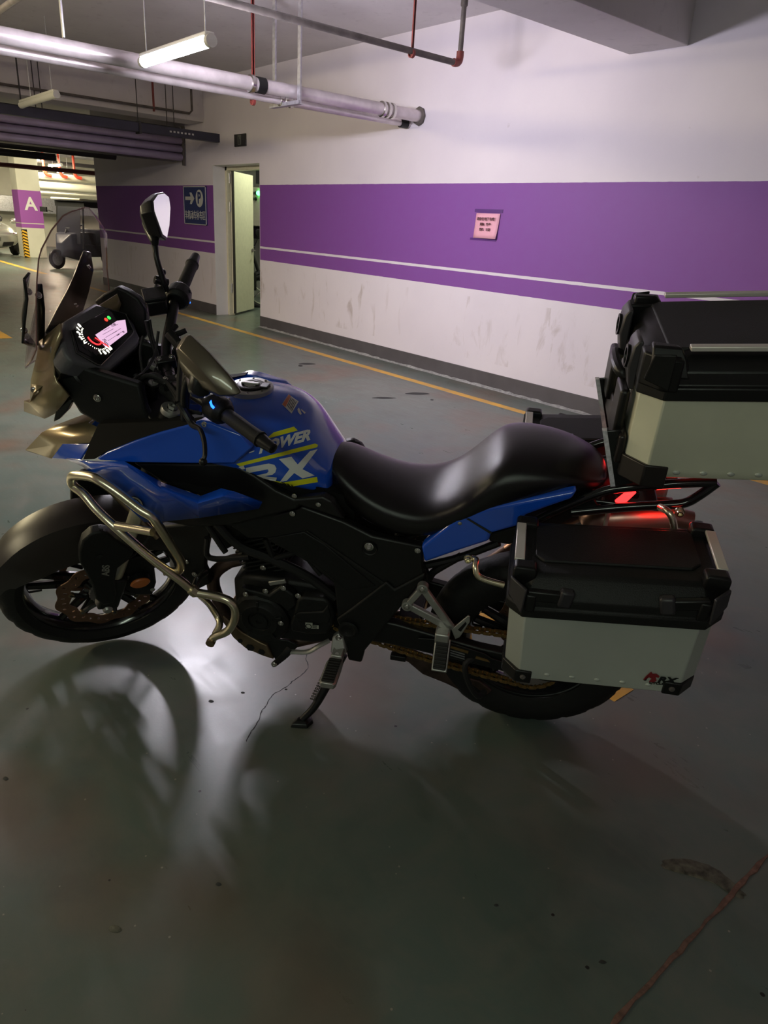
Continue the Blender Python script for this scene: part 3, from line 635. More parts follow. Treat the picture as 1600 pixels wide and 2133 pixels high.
M_HEAD = mat('exhaust_header', (0.10, 0.065, 0.055), .4, .8, noise=.4, nscale=20)
M_DISC = mat('worn_brake_disc', (0.22, 0.12, 0.08), .42, .8, noise=.15, nscale=40)
M_TAN = mat('warm_sheen_plastic', (0.36, 0.27, 0.15), .28, .5, coat=.5)  # dark gloss plastic; the warm lamp reflection is put into its base colour
M_YELD = mat('yellow_decal', (0.80, 0.78, 0.02), .35); M_WHD = mat('white_decal', (0.78, 0.78, 0.76), .35)
M_AMB = mat('amber_reflector', (0.42, 0.11, 0.02), .25, coat=.8)
M_BLUEGLOW = mat('blue_switch_light', (0.0, 0.05, 1.0), .3, emit=(0.01, 0.09, 1.0), estr=5)
M_REDGLOW = mat('tail_light_glow', (0.9, 0.02, 0.02), .3, emit=(1.0, 0.02, 0.02), estr=3.2)
M_GOLD = mat('gold_chain', (0.32, 0.20, 0.08), .45, .9, noise=.3, nscale=60)
M_MUFF = mat('muffler_steel_red_glow', (0.36, 0.22, 0.19), .3, .95, noise=.2, nscale=6)  # red glow of the tail light tinted into the stainless colour
M_RUB = mat('rubber_pad', (0.010, 0.009, 0.009), .7, bump=.3, bscale=300)
M_MIRR = mat('mirror_glass', (0.92, 0.92, 0.95), .03, 1.0)
def glass_mat(name, tint, fac):
    k = NT(name); t = k.t; out = t.nodes['Material Output']; tr = k.n('BsdfTransparent'); tr.inputs[0].default_value = (*tint, 1)
    gl = k.n('BsdfGlossy'); gl.inputs['Roughness'].default_value = .04; df = k.n('BsdfDiffuse'); df.inputs[0].default_value = (.55, .45, .45, 1)
    lw = k.n('LayerWeight'); lw.inputs[0].default_value = .35; fz = k.rng(k.math('POWER', lw.outputs['Facing'], 3.0), 0, 1, .05, .45); m1 = k.n('MixShader'); m2 = k.n('MixShader'); m1.inputs[0].default_value = fac
    k.l(tr.outputs[0], m1.inputs[1]); k.l(df.outputs[0], m1.inputs[2]); k.l(fz, m2.inputs[0]); k.l(m1.outputs[0], m2.inputs[1]); k.l(gl.outputs[0], m2.inputs[2])
    k.l(m2.outputs[0], out.inputs['Surface']); return k.m
M_SCREEN = glass_mat('screen_acrylic', (0.93, 0.89, 0.91), .035)

def bo(name, g, m, parent=None, **kw): return obj(name, g, m, parent or bike, **kw)
def pts(L, y=None): return [B(q[0], q[1], q[2] if len(q) > 2 else y) for q in L]
def panel(name, L, y, th, m, parent=None, mirror=True, bevel=.004, steer=False, **kw):
    f_ = S if steer else B
    P = [f_(q[0], q[1], q[2] if len(q) > 2 else y) for q in L]
    g = G(); g.plate(P, (0, -th, 0)); mg = g.mir()
    if steer: g.tr(ST); mg.tr(ST)
    o = bo(name, g, m, parent, bevel=bevel, **kw)
    if mirror: bo(name, mg, m, parent, bevel=bevel)
    return o
def shell(name, L, faces, th, m, parent=None, mirror=True, bevel=.003, steer=False, **kw):
    f_ = S if steer else B
    P = [f_(*q) for q in L]; g = G(); g.add(P, faces); mg = g.mir()
    if steer: g.tr(ST); mg.tr(ST)
    o = bo(name, g, m, parent, solid=th, bevel=bevel, **kw)
    if mirror: bo(name, mg, m, parent, solid=th, bevel=bevel)
    return o
def bolts(L, y, parent=None, r=.006, m=None, steer=False, ax=(0, 1, 0)):
    for q in L:
        p = (S if steer else B)(q[0], q[1], q[2] if len(q) > 2 else y); g = G(); g.bolt(p, ax, r, r * .7)
        if steer: g.tr(ST)
        bo('bolt', g, m or M_CHROME, parent)

# ---- wheels
def wheel(cx_, cz, Rr, w_, rim_r, nsp, fn, twin=True):
    C = np.array((cx_, 0, cz)); L_ = (0, 1, 0)
    tg = G(); n = 120; prof = []
    K = 15
    for j in range(K + 1):
        a = math.pi * (j / K) ; prof.append((Rr - w_ * 1.05 + w_ * 1.05 * math.sin(a) ** .8, -w_ * math.cos(a)))
    prof += [(rim_r + .004, w_ * .72), (rim_r + .004, -w_ * .72)]
    def md(k, j, r, h):
        if 3 <= j <= K - 3:
            s_ = (k + abs(j - 7.5) * .9) % 6
            if s_ < 1.4 and j not in (7, 8): r -= .0055
        return r, h
    tg.lathe(prof, C, L_, n, closed=True, mod=md)
    if fn: tg.tr(fn)
    wh = bo('front_wheel' if fn else 'rear_wheel', tg, M_TYRE, label='black tyre')
    rg = G(); rg.lathe([(rim_r + .008, -w_ * .74), (rim_r + .012, -w_ * .66), (rim_r, -w_ * .60), (rim_r - .012, -w_ * .3), (rim_r - .016, 0), (rim_r - .012, w_ * .3), (rim_r, w_ * .60), (rim_r + .012, w_ * .66), (rim_r + .008, w_ * .74), (rim_r + .003, w_ * .4), (rim_r, 0), (rim_r + .003, -w_ * .4)], C, L_, 72, closed=True)
    if fn: rg.tr(fn)
    bo('rim', rg, M_GLOSSBLK, wh)
    for k in range(nsp):
        a0 = 2 * math.pi * k / nsp + .42
        for da in ((-.13, .13) if twin else (0,)):
            g = G(); a1 = a0 + da * 2.2; a2 = a0 + da
            p1 = C + .045 * np.array((math.cos(a1), 0, math.sin(a1))); p2 = C + (rim_r - .006) * np.array((math.cos(a2), 0, math.sin(a2)))
            g.tube([p1, p2], [.018, .0125], 8, raw=True)
            if fn: g.tr(fn)
            bo('spoke', g, M_GLOSSBLK, wh)
    g = G(); g.lathe([(0, -.055), (.03, -.055), (.045, -.04), (.06, -.03), (.06, .03), (.045, .04), (.03, .055), (0, .055)], C, L_, 32)
    if fn: g.tr(fn)
    bo('hub', g, M_GLOSSBLK, wh)
    g = G(); a = math.radians(188); p1 = C + (rim_r - .012) * np.array((-math.cos(a), 0, -math.sin(a))) ; g.cyl(p1, p1 + (C - p1) * .18, .004, n=8)
    if fn: g.tr(fn)
    bo('valve', g, M_BLK, wh)
    return wh
def wavy_disc(C, y, r0, r1, waves, parent, fn, m=M_DISC, holes=True):
    n = waves * 12; g = G(); vs = []; th = .0022; rows = 5
    for k in range(n):
        a = 2 * math.pi * k / n; wv = .006 * math.cos(a * waves); wi = .005 * math.cos(a * waves)
        for j in range(rows):
            t = j / (rows - 1); rr = (r0 + wi) * (1 - t) + (r1 + wv) * t
            for s_ in (th, -th): vs.append((C[0] + rr * math.cos(a), y + s_, C[2] + rr * math.sin(a)))
    fs = []; R_ = rows * 2
    for k in range(n):
        k2 = (k + 1) % n
        for j in range(rows - 1):
            if holes and k % 4 == 1 and j == (1 if k % 8 == 1 else 2): 
                for s_ in (0,):
                    a, b, c, d = k * R_ + 2 * j, k * R_ + 2 * j + 2, k2 * R_ + 2 * j + 2, k2 * R_ + 2 * j
                    fs += [(a, b, b + 1, a + 1), (b, c, c + 1, b + 1), (c, d, d + 1, c + 1), (d, a, a + 1, d + 1)]
                continue
            fs.append((k * R_ + 2 * j, k * R_ + 2 * j + 2, k2 * R_ + 2 * j + 2, k2 * R_ + 2 * j)); fs.append((k * R_ + 2 * j + 1, k * R_ + 2 * j + 3, k2 * R_ + 2 * j + 3, k2 * R_ + 2 * j + 1))
        for j in (0, rows - 1): fs.append((k * R_ + 2 * j, k2 * R_ + 2 * j, k2 * R_ + 2 * j + 1, k * R_ + 2 * j + 1))
    g.add(vs, fs)
    if fn: g.tr(fn)
    bo('brake_disc', g, m, parent, smooth_=False)
fw = wheel(1.42, .318, .318, .052, .236, 5, ST)
for y in (.066, -.066):
    wavy_disc((1.42, 0, .318), y, .105, .148, 10, fw, ST)
    for k in range(6):
        a = 2 * math.pi * k / 6 + .2; g = G(); g.cyl((1.42 + .055 * math.cos(a), y * .93, .318 + .055 * math.sin(a)), (1.42 + .106 * math.cos(a + .25), y, .318 + .106 * math.sin(a + .25)), .008, n=6); g.tr(ST); bo('disc_carrier', g, M_GLOSSBLK, fw)
        g = G(); g.lathe([(.004, -.004), (.0095, -.004), (.0095, .006), (.004, .006)], (1.42 + .103 * math.cos(a + .25), y, .318 + .103 * math.sin(a + .25)), (0, 1, 0), 12, closed=True); g.tr(ST); bo('disc_button', g, M_BRONZE, fw)
g = G(); g.lathe([(.028, .05), (.048, .05), (.048, .062), (.028, .062)], (1.42, 0, .318), (0, 1, 0), 48, closed=True, mod=lambda k, j, r, h: (r - (.004 if k % 2 and r > .04 else 0), h)); g.tr(ST); bo('sensor_ring', g, M_DPIPE, fw)
rw = wheel(0, .315, .315, .066, .196, 5, None)
wavy_disc((0, 0, .315), -.075, .075, .11, 8, rw, None)
g = G(); g.lathe([(.03, .098), (.092, .098), (.092, .104), (.03, .104)], (0, 0, .315), (0, 1, 0), 90, closed=True, mod=lambda k, j, r, h: (r - (.006 if k % 2 and r > .05 else 0), h)); bo('sprocket', g, M_DPIPE, rw, smooth_=False)
# chain: alternating links round both sprockets
def chain():
    c1 = np.array((.565, .365)); r1 = .036; c2 = np.array((0, .315)); r2 = .094
    path = []
    for k in range(60): path.append(c1 * (1 - k / 60) + c2 * k / 60 + np.array((0, r1 * (1 - k / 60) + r2 * k / 60)))
    for k in range(24): a = math.pi / 2 + math.pi * k / 24; path.append(c2 + r2 * np.array((math.cos(a), math.sin(a))))
    for k in range(60): path.append(c2 * (1 - k / 60) + c1 * k / 60 - np.array((0, r2 * (1 - k / 60) + r1 * k / 60)) - np.array((0, .012 * math.sin(math.pi * k / 60))))
    for k in range(10): a = -math.pi / 2 + math.pi * k / 10; path.append(c1 + r1 * np.array((math.cos(a), math.sin(a))))
    P = [np.array(p) for p in path] + [np.array(path[0])]; L = [0]
    for a, b in zip(P, P[1:]): L.append(L[-1] + np.linalg.norm(b - a))
    n = int(L[-1] / .0145) // 2 * 2; g = G(); q = []
    for i in range(n):
        s_ = L[-1] * i / n; k = max(j for j in range(len(L)) if L[j] <= s_); k = min(k, len(P) - 2); t = (s_ - L[k]) / (L[k + 1] - L[k]); q.append(P[k] * (1 - t) + P[k + 1] * t)
    for i in range(n):
        a, b = q[i], q[(i + 1) % n]; d = (b - a) / np.linalg.norm(b - a); nn = np.array((-d[1], d[0])); yo = .0095 if i % 2 else .0065
        for sy in (1, -1):
            ol = []
            for c, sg in ((a, -1), (b, 1)):
                for an in (-75, -25, 25, 75) if sg > 0 else (105, 155, 205, 255):
                    an = math.radians(an); v = c + .0062 * (d * math.cos(an) + nn * math.sin(an)); ol.append((v[0], .1 + sy * yo, v[1]))
            ol = ol[:4] + ol[4:]; g.plate(ol, (0, .0016, 0))
        g.cyl((a[0], .1 - .011, a[1]), (a[0], .1 + .013, a[1]), .0032, n=6)
    return g
o = bo('chain', chain(), M_GOLD, smooth_=False, label='gold drive chain'); o['kind'] = 'stuff'

# ---- swingarm, rear shock, chain guard, hugger
for sy in (.118, -.118):
    g = G(); g.loft([[(x, sy - .016, z - h), (x, sy + .016, z - h), (x, sy + .016, z + h), (x, sy - .016, z + h)] for x, z, h in ((.53, .375, .045), (.40, .37, .042), (.15, .335, .034), (-.05, .315, .036), (-.09, .312, .03))]); bo('swingarm', g, M_SATIN, bevel=.006)
    g = G(); g.lathe([(0, 0), (.020, 0), (.020, .012), (.012, .016), (0, .016)], (0, sy * 1.14, .315), (0, 1 if sy > 0 else -1, 0), 6); bo('axle_nut', g, M_ALU)
g = G(); g.loft([[(x, -.10, z - .03), (x, .10, z - .03), (x, .10, z + .03), (x, -.10, z + .03)] for x, z in ((.40, .37), (.33, .365))]); bo('swingarm_brace', g, M_SATIN, bevel=.005)
g = G(); g.cyl((.50, .0, .39), (.38, 0, .72), .022); g.tube([(.48 - .11 * t + .028 * math.cos(t * 50), .028 * math.sin(t * 50), .44 + .26 * t) for t in np.linspace(0, 1, 90)], .006, 6, raw=True); bo('rear_shock', g, M_SATIN)
panel('chain_guard', [(918, 1333), (1010, 1362), (1024, 1372), (1080, 1388), (1086, 1400), (1020, 1390), (930, 1362), (880, 1345), (870, 1330)], .142, .004, M_BLK, mirror=False, bevel=.002)
cg = [o for o in bike.children if o.name.startswith('chain_guard')][0]
panel('gold_stripe', [(940, 1346), (976, 1357), (975, 1362), (938, 1350)], .144, .003, M_GOLD, cg, False, 0)
panel('gold_stripe', [(992, 1367), (1015, 1374), (1021, 1380), (990, 1372)], .144, .003, M_GOLD, cg, False, 0)
for k in range(3): panel('silver_stripe', [(938, 1354 + 5 * k), (968, 1363 + 5 * k), (968, 1364.5 + 5 * k), (938, 1355.5 + 5 * k)], .144, .003, M_GALV, cg, False, 0)
panel('swingarm_guide', [(815, 1342), (890, 1372), (930, 1400), (1000, 1420), (1025, 1440), (1005, 1457), (985, 1457), (960, 1440), (930, 1425), (880, 1405), (850, 1380), (816, 1362)], .06, .02, M_HEAD, mirror=False)
g = G(); q0 = B(960, 1385, .13); g.tube([B(1000, 1365, .12), B(970, 1382, .15), B(975, 1420, .15), B(995, 1450, .13), B(1010, 1440, .10)], .009, 8); bo('tie_strap', g, M_RUB)
g = G(); g.box(B(830, 1368, .07), (.05, .02, .02)); bo('stand_switch', g, M_BLK, bevel=.003)

# ---- frame and engine
Y_ = .135
for L in ([(440, 1060), (455, 1092), (500, 1137), (560, 1162), (640, 1200), (700, 1245)], [(553, 1122), (568, 1160)], [(568, 1164), (622, 1148)], [(632, 1150), (668, 1196)], [(432, 1120), (437, 1162), (520, 1160)], [(430, 1090), (470, 1150)]):
    for sg in (1, -1):
        g = G(); P = pts(L, Y_); P = [(p[0], p[1] * sg, p[2]) for p in P]; g.tube(P, .0145 if len(L) > 3 else .009, 10, raw=len(L) < 3); bo('frame_tube', g, M_SATIN)
cc = B(545, 1285, .13)
eng = G(); eng.loft([[(x, -w_, z0), (x, w_, z0), (x, w_ * 1.08, (z0 + z1) / 2), (x, w_, z1), (x, -w_, z1), (x, -w_ * 1.08, (z0 + z1) / 2)] for x, w_, z0, z1 in ((.92, .07, .30, .44), (.88, .10, .27, .48), (.78, .115, .26, .50), (.66, .115, .265, .50), (.56, .10, .28, .48), (.53, .08, .32, .44))])
engine = bo('engine', eng, M_TEX, bevel=.012, seg=3)
g = G(); g.lathe([(0, -.03), (.088, -.03), (.088, .008), (.080, .016), (.060, .019), (.056, .022), (.036, .022), (.034, .018), (.028, .018), (.026, .023), (.010, .023), (.009, .020), (0, .020)], cc, (0, 1, 0), 48, mod=lambda k, j, r, h: (r * (1 + (.03 if r > .07 and (k % 8) < 2 else 0)), h)); bo('stator_cover', g, M_TEX, engine)
for k in range(5):
    a = k * 2 * math.pi / 5 + .3; g = G(); g.box(cc + np.array((.058 * math.cos(a), .018, .058 * math.sin(a))), (.034, .008, .009), np.array([[math.cos(a), 0, -math.sin(a)], [0, 1, 0], [math.sin(a), 0, math.cos(a)]])); bo('cover_rib', g, M_TEX, engine, bevel=.002)
panel('sprocket_cover', [(618, 1250), (630, 1244), (676, 1248), (686, 1256), (697, 1282), (692, 1305), (680, 1322), (640, 1322), (606, 1316), (604, 1300), (612, 1276)], .155, .05, M_TEX, engine, False, .008)
panel('cover_ridge', [(612, 1282), (622, 1276), (672, 1275), (682, 1262), (690, 1284), (684, 1300), (620, 1296)], .160, .012, M_TEX, engine, False, .004)
panel('warning_label', [(636, 1297), (651, 1298), (651, 1302), (664, 1303), (664, 1310), (637, 1309)], .1615, .001, mat('grey_label', (.38, .38, .33), .5), engine, False, 0)
g = G(); g.lathe([(.0075, 0), (.0095, 0), (.0095, .001), (.0075, .001)], B(643, 1304.5, .162), (0, 1, 0), 20, closed=True)
for k in range(4): g.box(B(655.5, 1303 + 1.8 * k, .162), (.014, .0006, .0012))
bo('label_print', g, M_BLK, engine)
panel('gear_cover', [(500, 1226), (560, 1240), (585, 1222), (612, 1240), (618, 1262), (600, 1276), (585, 1262), (560, 1252), (540, 1246)], .150, .03, M_TEX, engine, False, .006)
bolts([(512, 1238), (553, 1231), (590, 1225), (621, 1241), (585, 1298)], .158, engine, .0065)
# cylinder with cooling fins, head
c0 = np.array((.80, 0, .47)); ax_ = np.array((.34, 0, .94)); ax_ /= np.linalg.norm(ax_); rr_ = np.stack([np.array((ax_[2], 0, -ax_[0])), np.array((0, 1.0, 0)), ax_], 1)
g = G(); g.box(c0 + ax_ * .08, (.11, .13, .20), rr_); bo('cylinder', g, M_TEX, engine, bevel=.006)
for k in range(9): g = G(); g.box(c0 + ax_ * (.02 + .0145 * k), (.135, .158, .006), rr_); bo('cooling_fin', g, M_TEX, engine, bevel=.0015)
g = G(); g.box(c0 + ax_ * .20, (.15, .175, .08), rr_); bo('cylinder_head', g, M_TEX, engine, bevel=.012)
bolts([(508, 1205), (548, 1183), (590, 1180)], .09, engine, .007)
g = G(); g.box(B(578, 1213, .13), (.055, .006, .014), rr_); bo('maker_plate', g, M_ALU, engine, bevel=.002)
hp_ = [B(500, 1165, .05), B(475, 1172, .06), B(447, 1195, .07), B(446, 1225, .08), B(462, 1262, .08), B(485, 1300, .07), B(530, 1335, .05), B(590, 1340, .04), B(650, 1328, .02), (.45, -.05, .26), (.30, -.14, .33), (.10, -.19, .50)]
g = G(); g.tube(hp_, .0205, 14, sub=6); bo('exhaust_header', g, M_HEAD)
g = G(); g.tube([(.10, -.19, .50), (0.02, -.20, .58), (-.05, -.20, .66)], [.022, .03, .045], 16); g.tube([(-.05, -.20, .665), (-.14, -.20, .74), (-.30, -.20, .87)], [.052, .058, .056], 20); g.tube([(-.30, -.20, .87), (-.34, -.2, .90)], [.056, .03], 20); bo('muffler', g, M_MUFF)
g = G(); g.tube([B(1235, 1095, -.12), B(1262, 1080, -.12), B(1400, 1076, -.12)], [.05, .062, .055], 22, sub=3); g.cyl(B(1400, 1076, -.12), B(1440, 1085, -.12), .03, .028); m2 = bo('silencer', g, M_MUFF, label='stainless end of the exhaust silencer')
g = G(); g.box(B(1262, 1090, -.055), (.010, .02, .09)); bo('silencer_bracket', g, M_ALU, bevel=.002)
# skid plate
sk = panel('skid_plate', [(463, 1282), (480, 1296), (505, 1318), (540, 1338), (556, 1345), (570, 1374), (545, 1366), (510, 1350), (485, 1328), (468, 1302)], .10, .20, M_BRONZE, mirror=False, bevel=.004)
for px, py, r_ in ((521, 1349, .010), (545, 1358, .008), (500, 1335, .006)): g = G(); g.lathe([(0, 0), (r_ * 1.5, 0), (r_ * 1.5, .001), (0, .001)], B(px, py, .1005), (0, 1, 0), 6); bo('slot', g, M_BLK, sk)
pl2 = panel('lower_plate', [(480, 1292), (540, 1325), (600, 1335), (622, 1345), (600, 1370), (578, 1382), (556, 1345), (505, 1318)], .09, .006, M_BLK, mirror=True, bevel=.002)
pass
# gear lever and tip
g = G(); g.tube([B(686, 1334, .14), B(665, 1345, .16), B(640, 1358, .17), B(600, 1357, .17)], .0085, 10, flat=.6); lv = bo('gear_lever', g, M_ALU)
g = G(); g.tube([B(603, 1352, .165), B(590, 1368, .19), B(572, 1383, .23)], [.011, .011, .009], 12, raw=True); bo('lever_rubber', g, M_RUB, lv); g = G(); g.bolt(B(571, 1384, .235), (0, 1, 0), .007, .005); bo('bolt', g, M_CHROME, lv)

# ---- black side covers
PX2 = panel('side_cover', [(478, 1095), (619, 1061), (625, 1054), (716, 1087), (775, 1117), (881, 1139), (881, 1176), (887, 1204), (816, 1286), (787, 1323), (759, 1357), (753, 1381), (725, 1376), (712, 1317), (702, 1290), (697, 1229), (694, 1214), (640, 1172), (575, 1136), (553, 1121), (516, 1123)], .155, .03, M_SATIN, bevel=.006)
panel('cover_insert', [(556, 1122), (633, 1108), (676, 1134), (782, 1222), (720, 1230), (662, 1178), (575, 1136)], .159, .012, M_TEX, PX2, False, .003)
panel('cover_seam', [(636, 1106), (640, 1105), (800, 1213), (820, 1222), (816, 1226), (797, 1217)], .1575, .004, M_GLOSSBLK, PX2, False, 0)
panel('pivot_guard', [(700, 1290), (730, 1270), (805, 1212), (822, 1228), (885, 1195), (884, 1206), (816, 1288), (787, 1323), (759, 1357), (722, 1356), (712, 1317)], .163, .012, M_TEX, PX2, False, .005)
g = G(); g.lathe([(0, 0), (.024, 0), (.028, .006), (.03, .010), (.022, .012), (.015, .008), (0, .008)], B(727, 1308, .163), (0, 1, 0), 28); bo('pivot_cap', g, M_SATIN, PX2)
panel('panel_upper', [(276, 965), (404, 966), (486, 966), (529, 990), (575, 1022), (612, 1040), (672, 1034), (692, 1045), (718, 1084), (625, 1054), (619, 1061), (478, 1095), (400, 1099), (343, 1088), (350, 1060), (418, 1033), (336, 1004)], .178, .03, M_SATIN, bevel=.008, seg=3)
panel('panel_recess', [(345, 1007), (365, 1003), (440, 1018), (455, 1012), (461, 1017), (418, 1031), (370, 1017)], .181, .004, M_BLK, mirror=True, bevel=0)
bolts([(613, 1033), (663, 1051)], .181, None, .005); bolts([(609, 1070), (870, 1147)], .160, None, .006)
g = G(); g.lathe([(0, 0), (.022, 0), (.0205, .004), (.018, .002), (0, .002)], B(770, 1142, .157), (0, 1, 0), 28); bo('lock_recess', g, M_BLK, PX2)
g = G(); g.bolt(B(769, 1138, .159), (0, 1, 0), .0095, .008); bo('frame_bolt', g, M_CHROME, PX2)
# radiator shroud brace by the crash bar
panel('radiator_guard', [(330, 1098), (415, 1090), (440, 1100), (432, 1140), (425, 1185), (440, 1215), (405, 1232), (372, 1185), (345, 1135)], .12, .03, M_TEX, bevel=.006)
bolts([(388, 1170), (405, 1196)], .125, None, .006)

# ---- tank
def half_rings(secs, m_=None):
    out = []
    for x, prof in secs:
        ring = [(x, y, z) for y, z in prof] + [(x, -y, z) for y, z in prof[::-1] if y > 1e-6]
        out.append(ring)
    return out
tank_s = [(.588, ((0, .885), (.045, .882), (.080, .870), (.100, .855), (.108, .835), (.108, .815), (0, .80))),
          (.605, ((0, .905), (.05, .900), (.09, .885), (.115, .865), (.125, .835), (.125, .815), (0, .80))),
          (.645, ((0, .965), (.06, .958), (.105, .935), (.138, .905), (.150, .865), (.150, .825), (0, .80))),
          (.69, ((0, 1.015), (.07, 1.009), (.122, .988), (.153, .955), (.166, .900), (.168, .835), (0, .80))),
          (.75, ((0, 1.044), (.08, 1.036), (.132, 1.012), (.162, .975), (.178, .920), (.178, .850), (0, .82))),
          (.83, ((0, 1.048), (.08, 1.041), (.138, 1.016), (.166, .980), (.184, .935), (.184, .870), (0, .85))),
          (.92, ((0, 1.046), (.07, 1.036), (.128, 1.008), (.162, .978), (.188, .945), (.190, .890), (0, .87))),
          (.975, ((0, 1.022), (.06, 1.014), (.11, .992), (.150, .965), (.176, .940), (.180, .900), (0, .88)))]
g = G(); g.loft(half_rings(tank_s)); tank = bo('fuel_tank', g, M_BLUE, sub=3)
ca = tank.data.attributes.new('crease_edge', 'FLOAT', 'EDGE')
for e in tank.data.edges:
    a_, b_ = sorted(e.vertices)
    if b_ - a_ == 12 and a_ % 12 in (3, 9) and a_ // 12 >= 1: ca.data[e.index].value = .55
g = G(); g.loft([[(x, -w_, .70), (x, w_, .70), (x, w_, z1), (x, -w_, z1)] for x, w_, z1 in ((.53, .10, .80), (.62, .135, .845), (.75, .155, .865), (.95, .16, .90))]); bo('tank_base', g, M_TEX)
# filler cap
capc = np.array((.838, 0, 1.049)); capn = np.array((-.02, 0, 1.0))
g = G(); g.lathe([(0, -.012), (.060, -.012), (.060, .003), (.057, .005), (.041, .005), (.040, .002), (0, .002)], capc, capn, 48); cap = bo('filler_cap', g, M_ALU, label='silver ring of the fuel filler')
g = G(); g.lathe([(0, .0), (.038, .0), (.038, .008), (.035, .010), (.024, .010), (.022, .006), (0, .006)], capc, capn, 40); bo('cap_disc', g, M_SATIN, cap)
g = G(); g.lathe([(0, .005), (.019, .005), (.019, .011), (0, .011)], capc, capn, 6); g.box(capc + (0.0, 0, .012), (.05, .012, .006)); bo('key_flap', g, M_ALU, cap, bevel=.002)
g = G(); g.box(capc + (-.04, 0, .008), (.022, .03, .006)); bo('cap_hinge', g, M_SATIN, cap, bevel=.002)
for k in range(8): a = k * math.pi / 4 + .2; g = G(); g.bolt(capc + (.0495 * math.cos(a), .0495 * math.sin(a), .004), capn, .0028, .003); bo('cap_screw', g, M_DPIPE, cap)

# ---- seat
SS = [(.632, .040, .880, .845), (.612, .075, .902, .815), (.575, .105, .895, .785), (.52, .128, .862, .752), (.45, .145, .833, .727), (.37, .155, .822, .718), (.30, .162, .838, .742), (.245, .168, .880, .775), (.205, .170, .928, .805), (.165, .168, .972, .832), (.125, .165, .990, .850), (.05, .155, .990, .880), (-.02, .138, .978, .902), (-.08, .108, .955, .908), (-.115, .065, .935, .910)]
secs = []
for x, w_, zt, zb in SS:
    h = zt - zb; secs.append((x, ((0, zt), (w_ * .55, zt - .004), (w_ * .82, zt - .014 - .03 * h), (w_ * .97, zt - .30 * h), (w_, zt - .62 * h), (w_ * .93, zb), (w_ * .5, zb - .004), (0, zb))))
secs = [(x, pr[:-1] + ((0, pr[-1][1]),)) for x, pr in secs]
g = G(); rg_ = []
for x, pr in secs: rg_.append([(x, y, z) for y, z in pr] + [(x, -y, z) for y, z in pr[::-1] if y > 1e-6])
g.loft(rg_); seat = bo('seat', g, M_SEAT, sub=3)

# ---- tail panels
tp = panel('tail_panel', [(877, 1139), (905, 1117), (949, 1082), (975, 1071), (1019, 1058), (1114, 1039), (1203, 1022), (1192, 1040), (1140, 1058), (1093, 1075), (1089, 1094), (1023, 1112), (1019, 1128), (950, 1150), (884, 1173)], .165, .035, M_BLUE, bevel=.009, seg=4)
panel('panel_seam', [(971, 1081), (976, 1080), (1025, 1109), (1023, 1113), (1019, 1111)], .1665, .003, M_GLOSSBLK, tp, False, 0)
bolts([(958, 1090)], .166, tp, .004)
panel('tail_underside', [(1019, 1112), (1089, 1094), (1110, 1080), (1200, 1040), (1235, 1036), (1250, 1060), (1180, 1085), (1140, 1110), (1060, 1135), (1019, 1128)], .13, .26, M_BLK, mirror=False)
for L in ([(884, 1178), (900, 1175), (960, 1160), (1040, 1130)], [(884, 1185), (893, 1205), (905, 1190), (960, 1158)]):
    for sg in (1, -1): g = G(); g.tube([(p[0], p[1] * sg, p[2]) for p in pts(L, .12)], .011, 8); bo('subframe_tube', g, M_SATIN)

# ---- front fairing
UP = panel('upper_shroud', [(201, 956, .20), (222, 942, .20), (279, 919, .20), (333, 901, .195), (386, 887, .185), (418, 876, .18), (440, 880, .18), (500, 905, .188), (525, 933, .192), (488, 966, .195), (404, 966, .205), (279, 964, .21), (208, 959, .205)], .2, .04, M_BLUE, bevel=.008, seg=4)
bolts([(426, 884)], .181, UP, .006)
TR = panel('fairing_trim', [(204, 883, .16), (326, 878, .16), (400, 872, .16), (425, 868, .16), (418, 876, .175), (386, 887, .18), (333, 901, .19), (279, 919, .195), (222, 942, .195), (196, 957, .195), (172, 958, .19), (187, 922, .18)], .2, .03, mat('matt_trim', (.006, .0055, .0055), .75, spec=.15), bevel=.004)
LS = shell('lower_shroud', [(137, 956, .17), (183, 962, .205), (258, 960, .225), (336, 1004, .235), (418, 1033, .235), (461, 1017, .23), (489, 1024, .23), (546, 1047, .205), (539, 1060, .205), (415, 1079, .235), (343, 1086, .235), (301, 1088, .225), (279, 1068, .225), (244, 1036, .22), (201, 994, .205), (172, 972, .19), (268, 974, .245), (336, 1019, .255), (412, 1049, .258), (465, 1034, .25)],
           [(0, 1, 15), (1, 2, 16), (1, 16, 14, 15), (16, 17, 12, 13, 14), (2, 3, 17, 16), (3, 4, 18, 17), (17, 18, 9, 10), (17, 10, 11, 12), (4, 5, 19, 18), (5, 6, 19), (6, 7, 19), (7, 8, 19), (19, 8, 9, 18)], .006, M_BLUE, bevel=0, ang=8)
g = G(); g.lathe([(.016, 0), (.020, 0), (.021, .003), (.016, .003)], B(283, 1048, .236), (0, 1, 0), 28, closed=True); g.lathe([(.010, 0), (.0125, 0), (.0125, .003), (.010, .003)], B(283, 1048, .236), (0, 1, 0), 28, closed=True); bo('round_emblem', g, M_ALU, LS)
g = G(); g.lathe([(0, 0), (.021, 0), (.021, .0008), (0, .0008)], B(283, 1048, .236), (0, 1, 0), 28); bo('emblem_base', g, M_GLOSSBLK, LS)
bk = [(53, 937, 0.0), (87, 901, 0.0), (112, 887, 0.0), (183, 880, .07), (204, 890, .13), (187, 922, .15), (165, 958, .17), (107, 955, .07), (130, 924, .085)]
BKP = [B(*q) for q in bk]
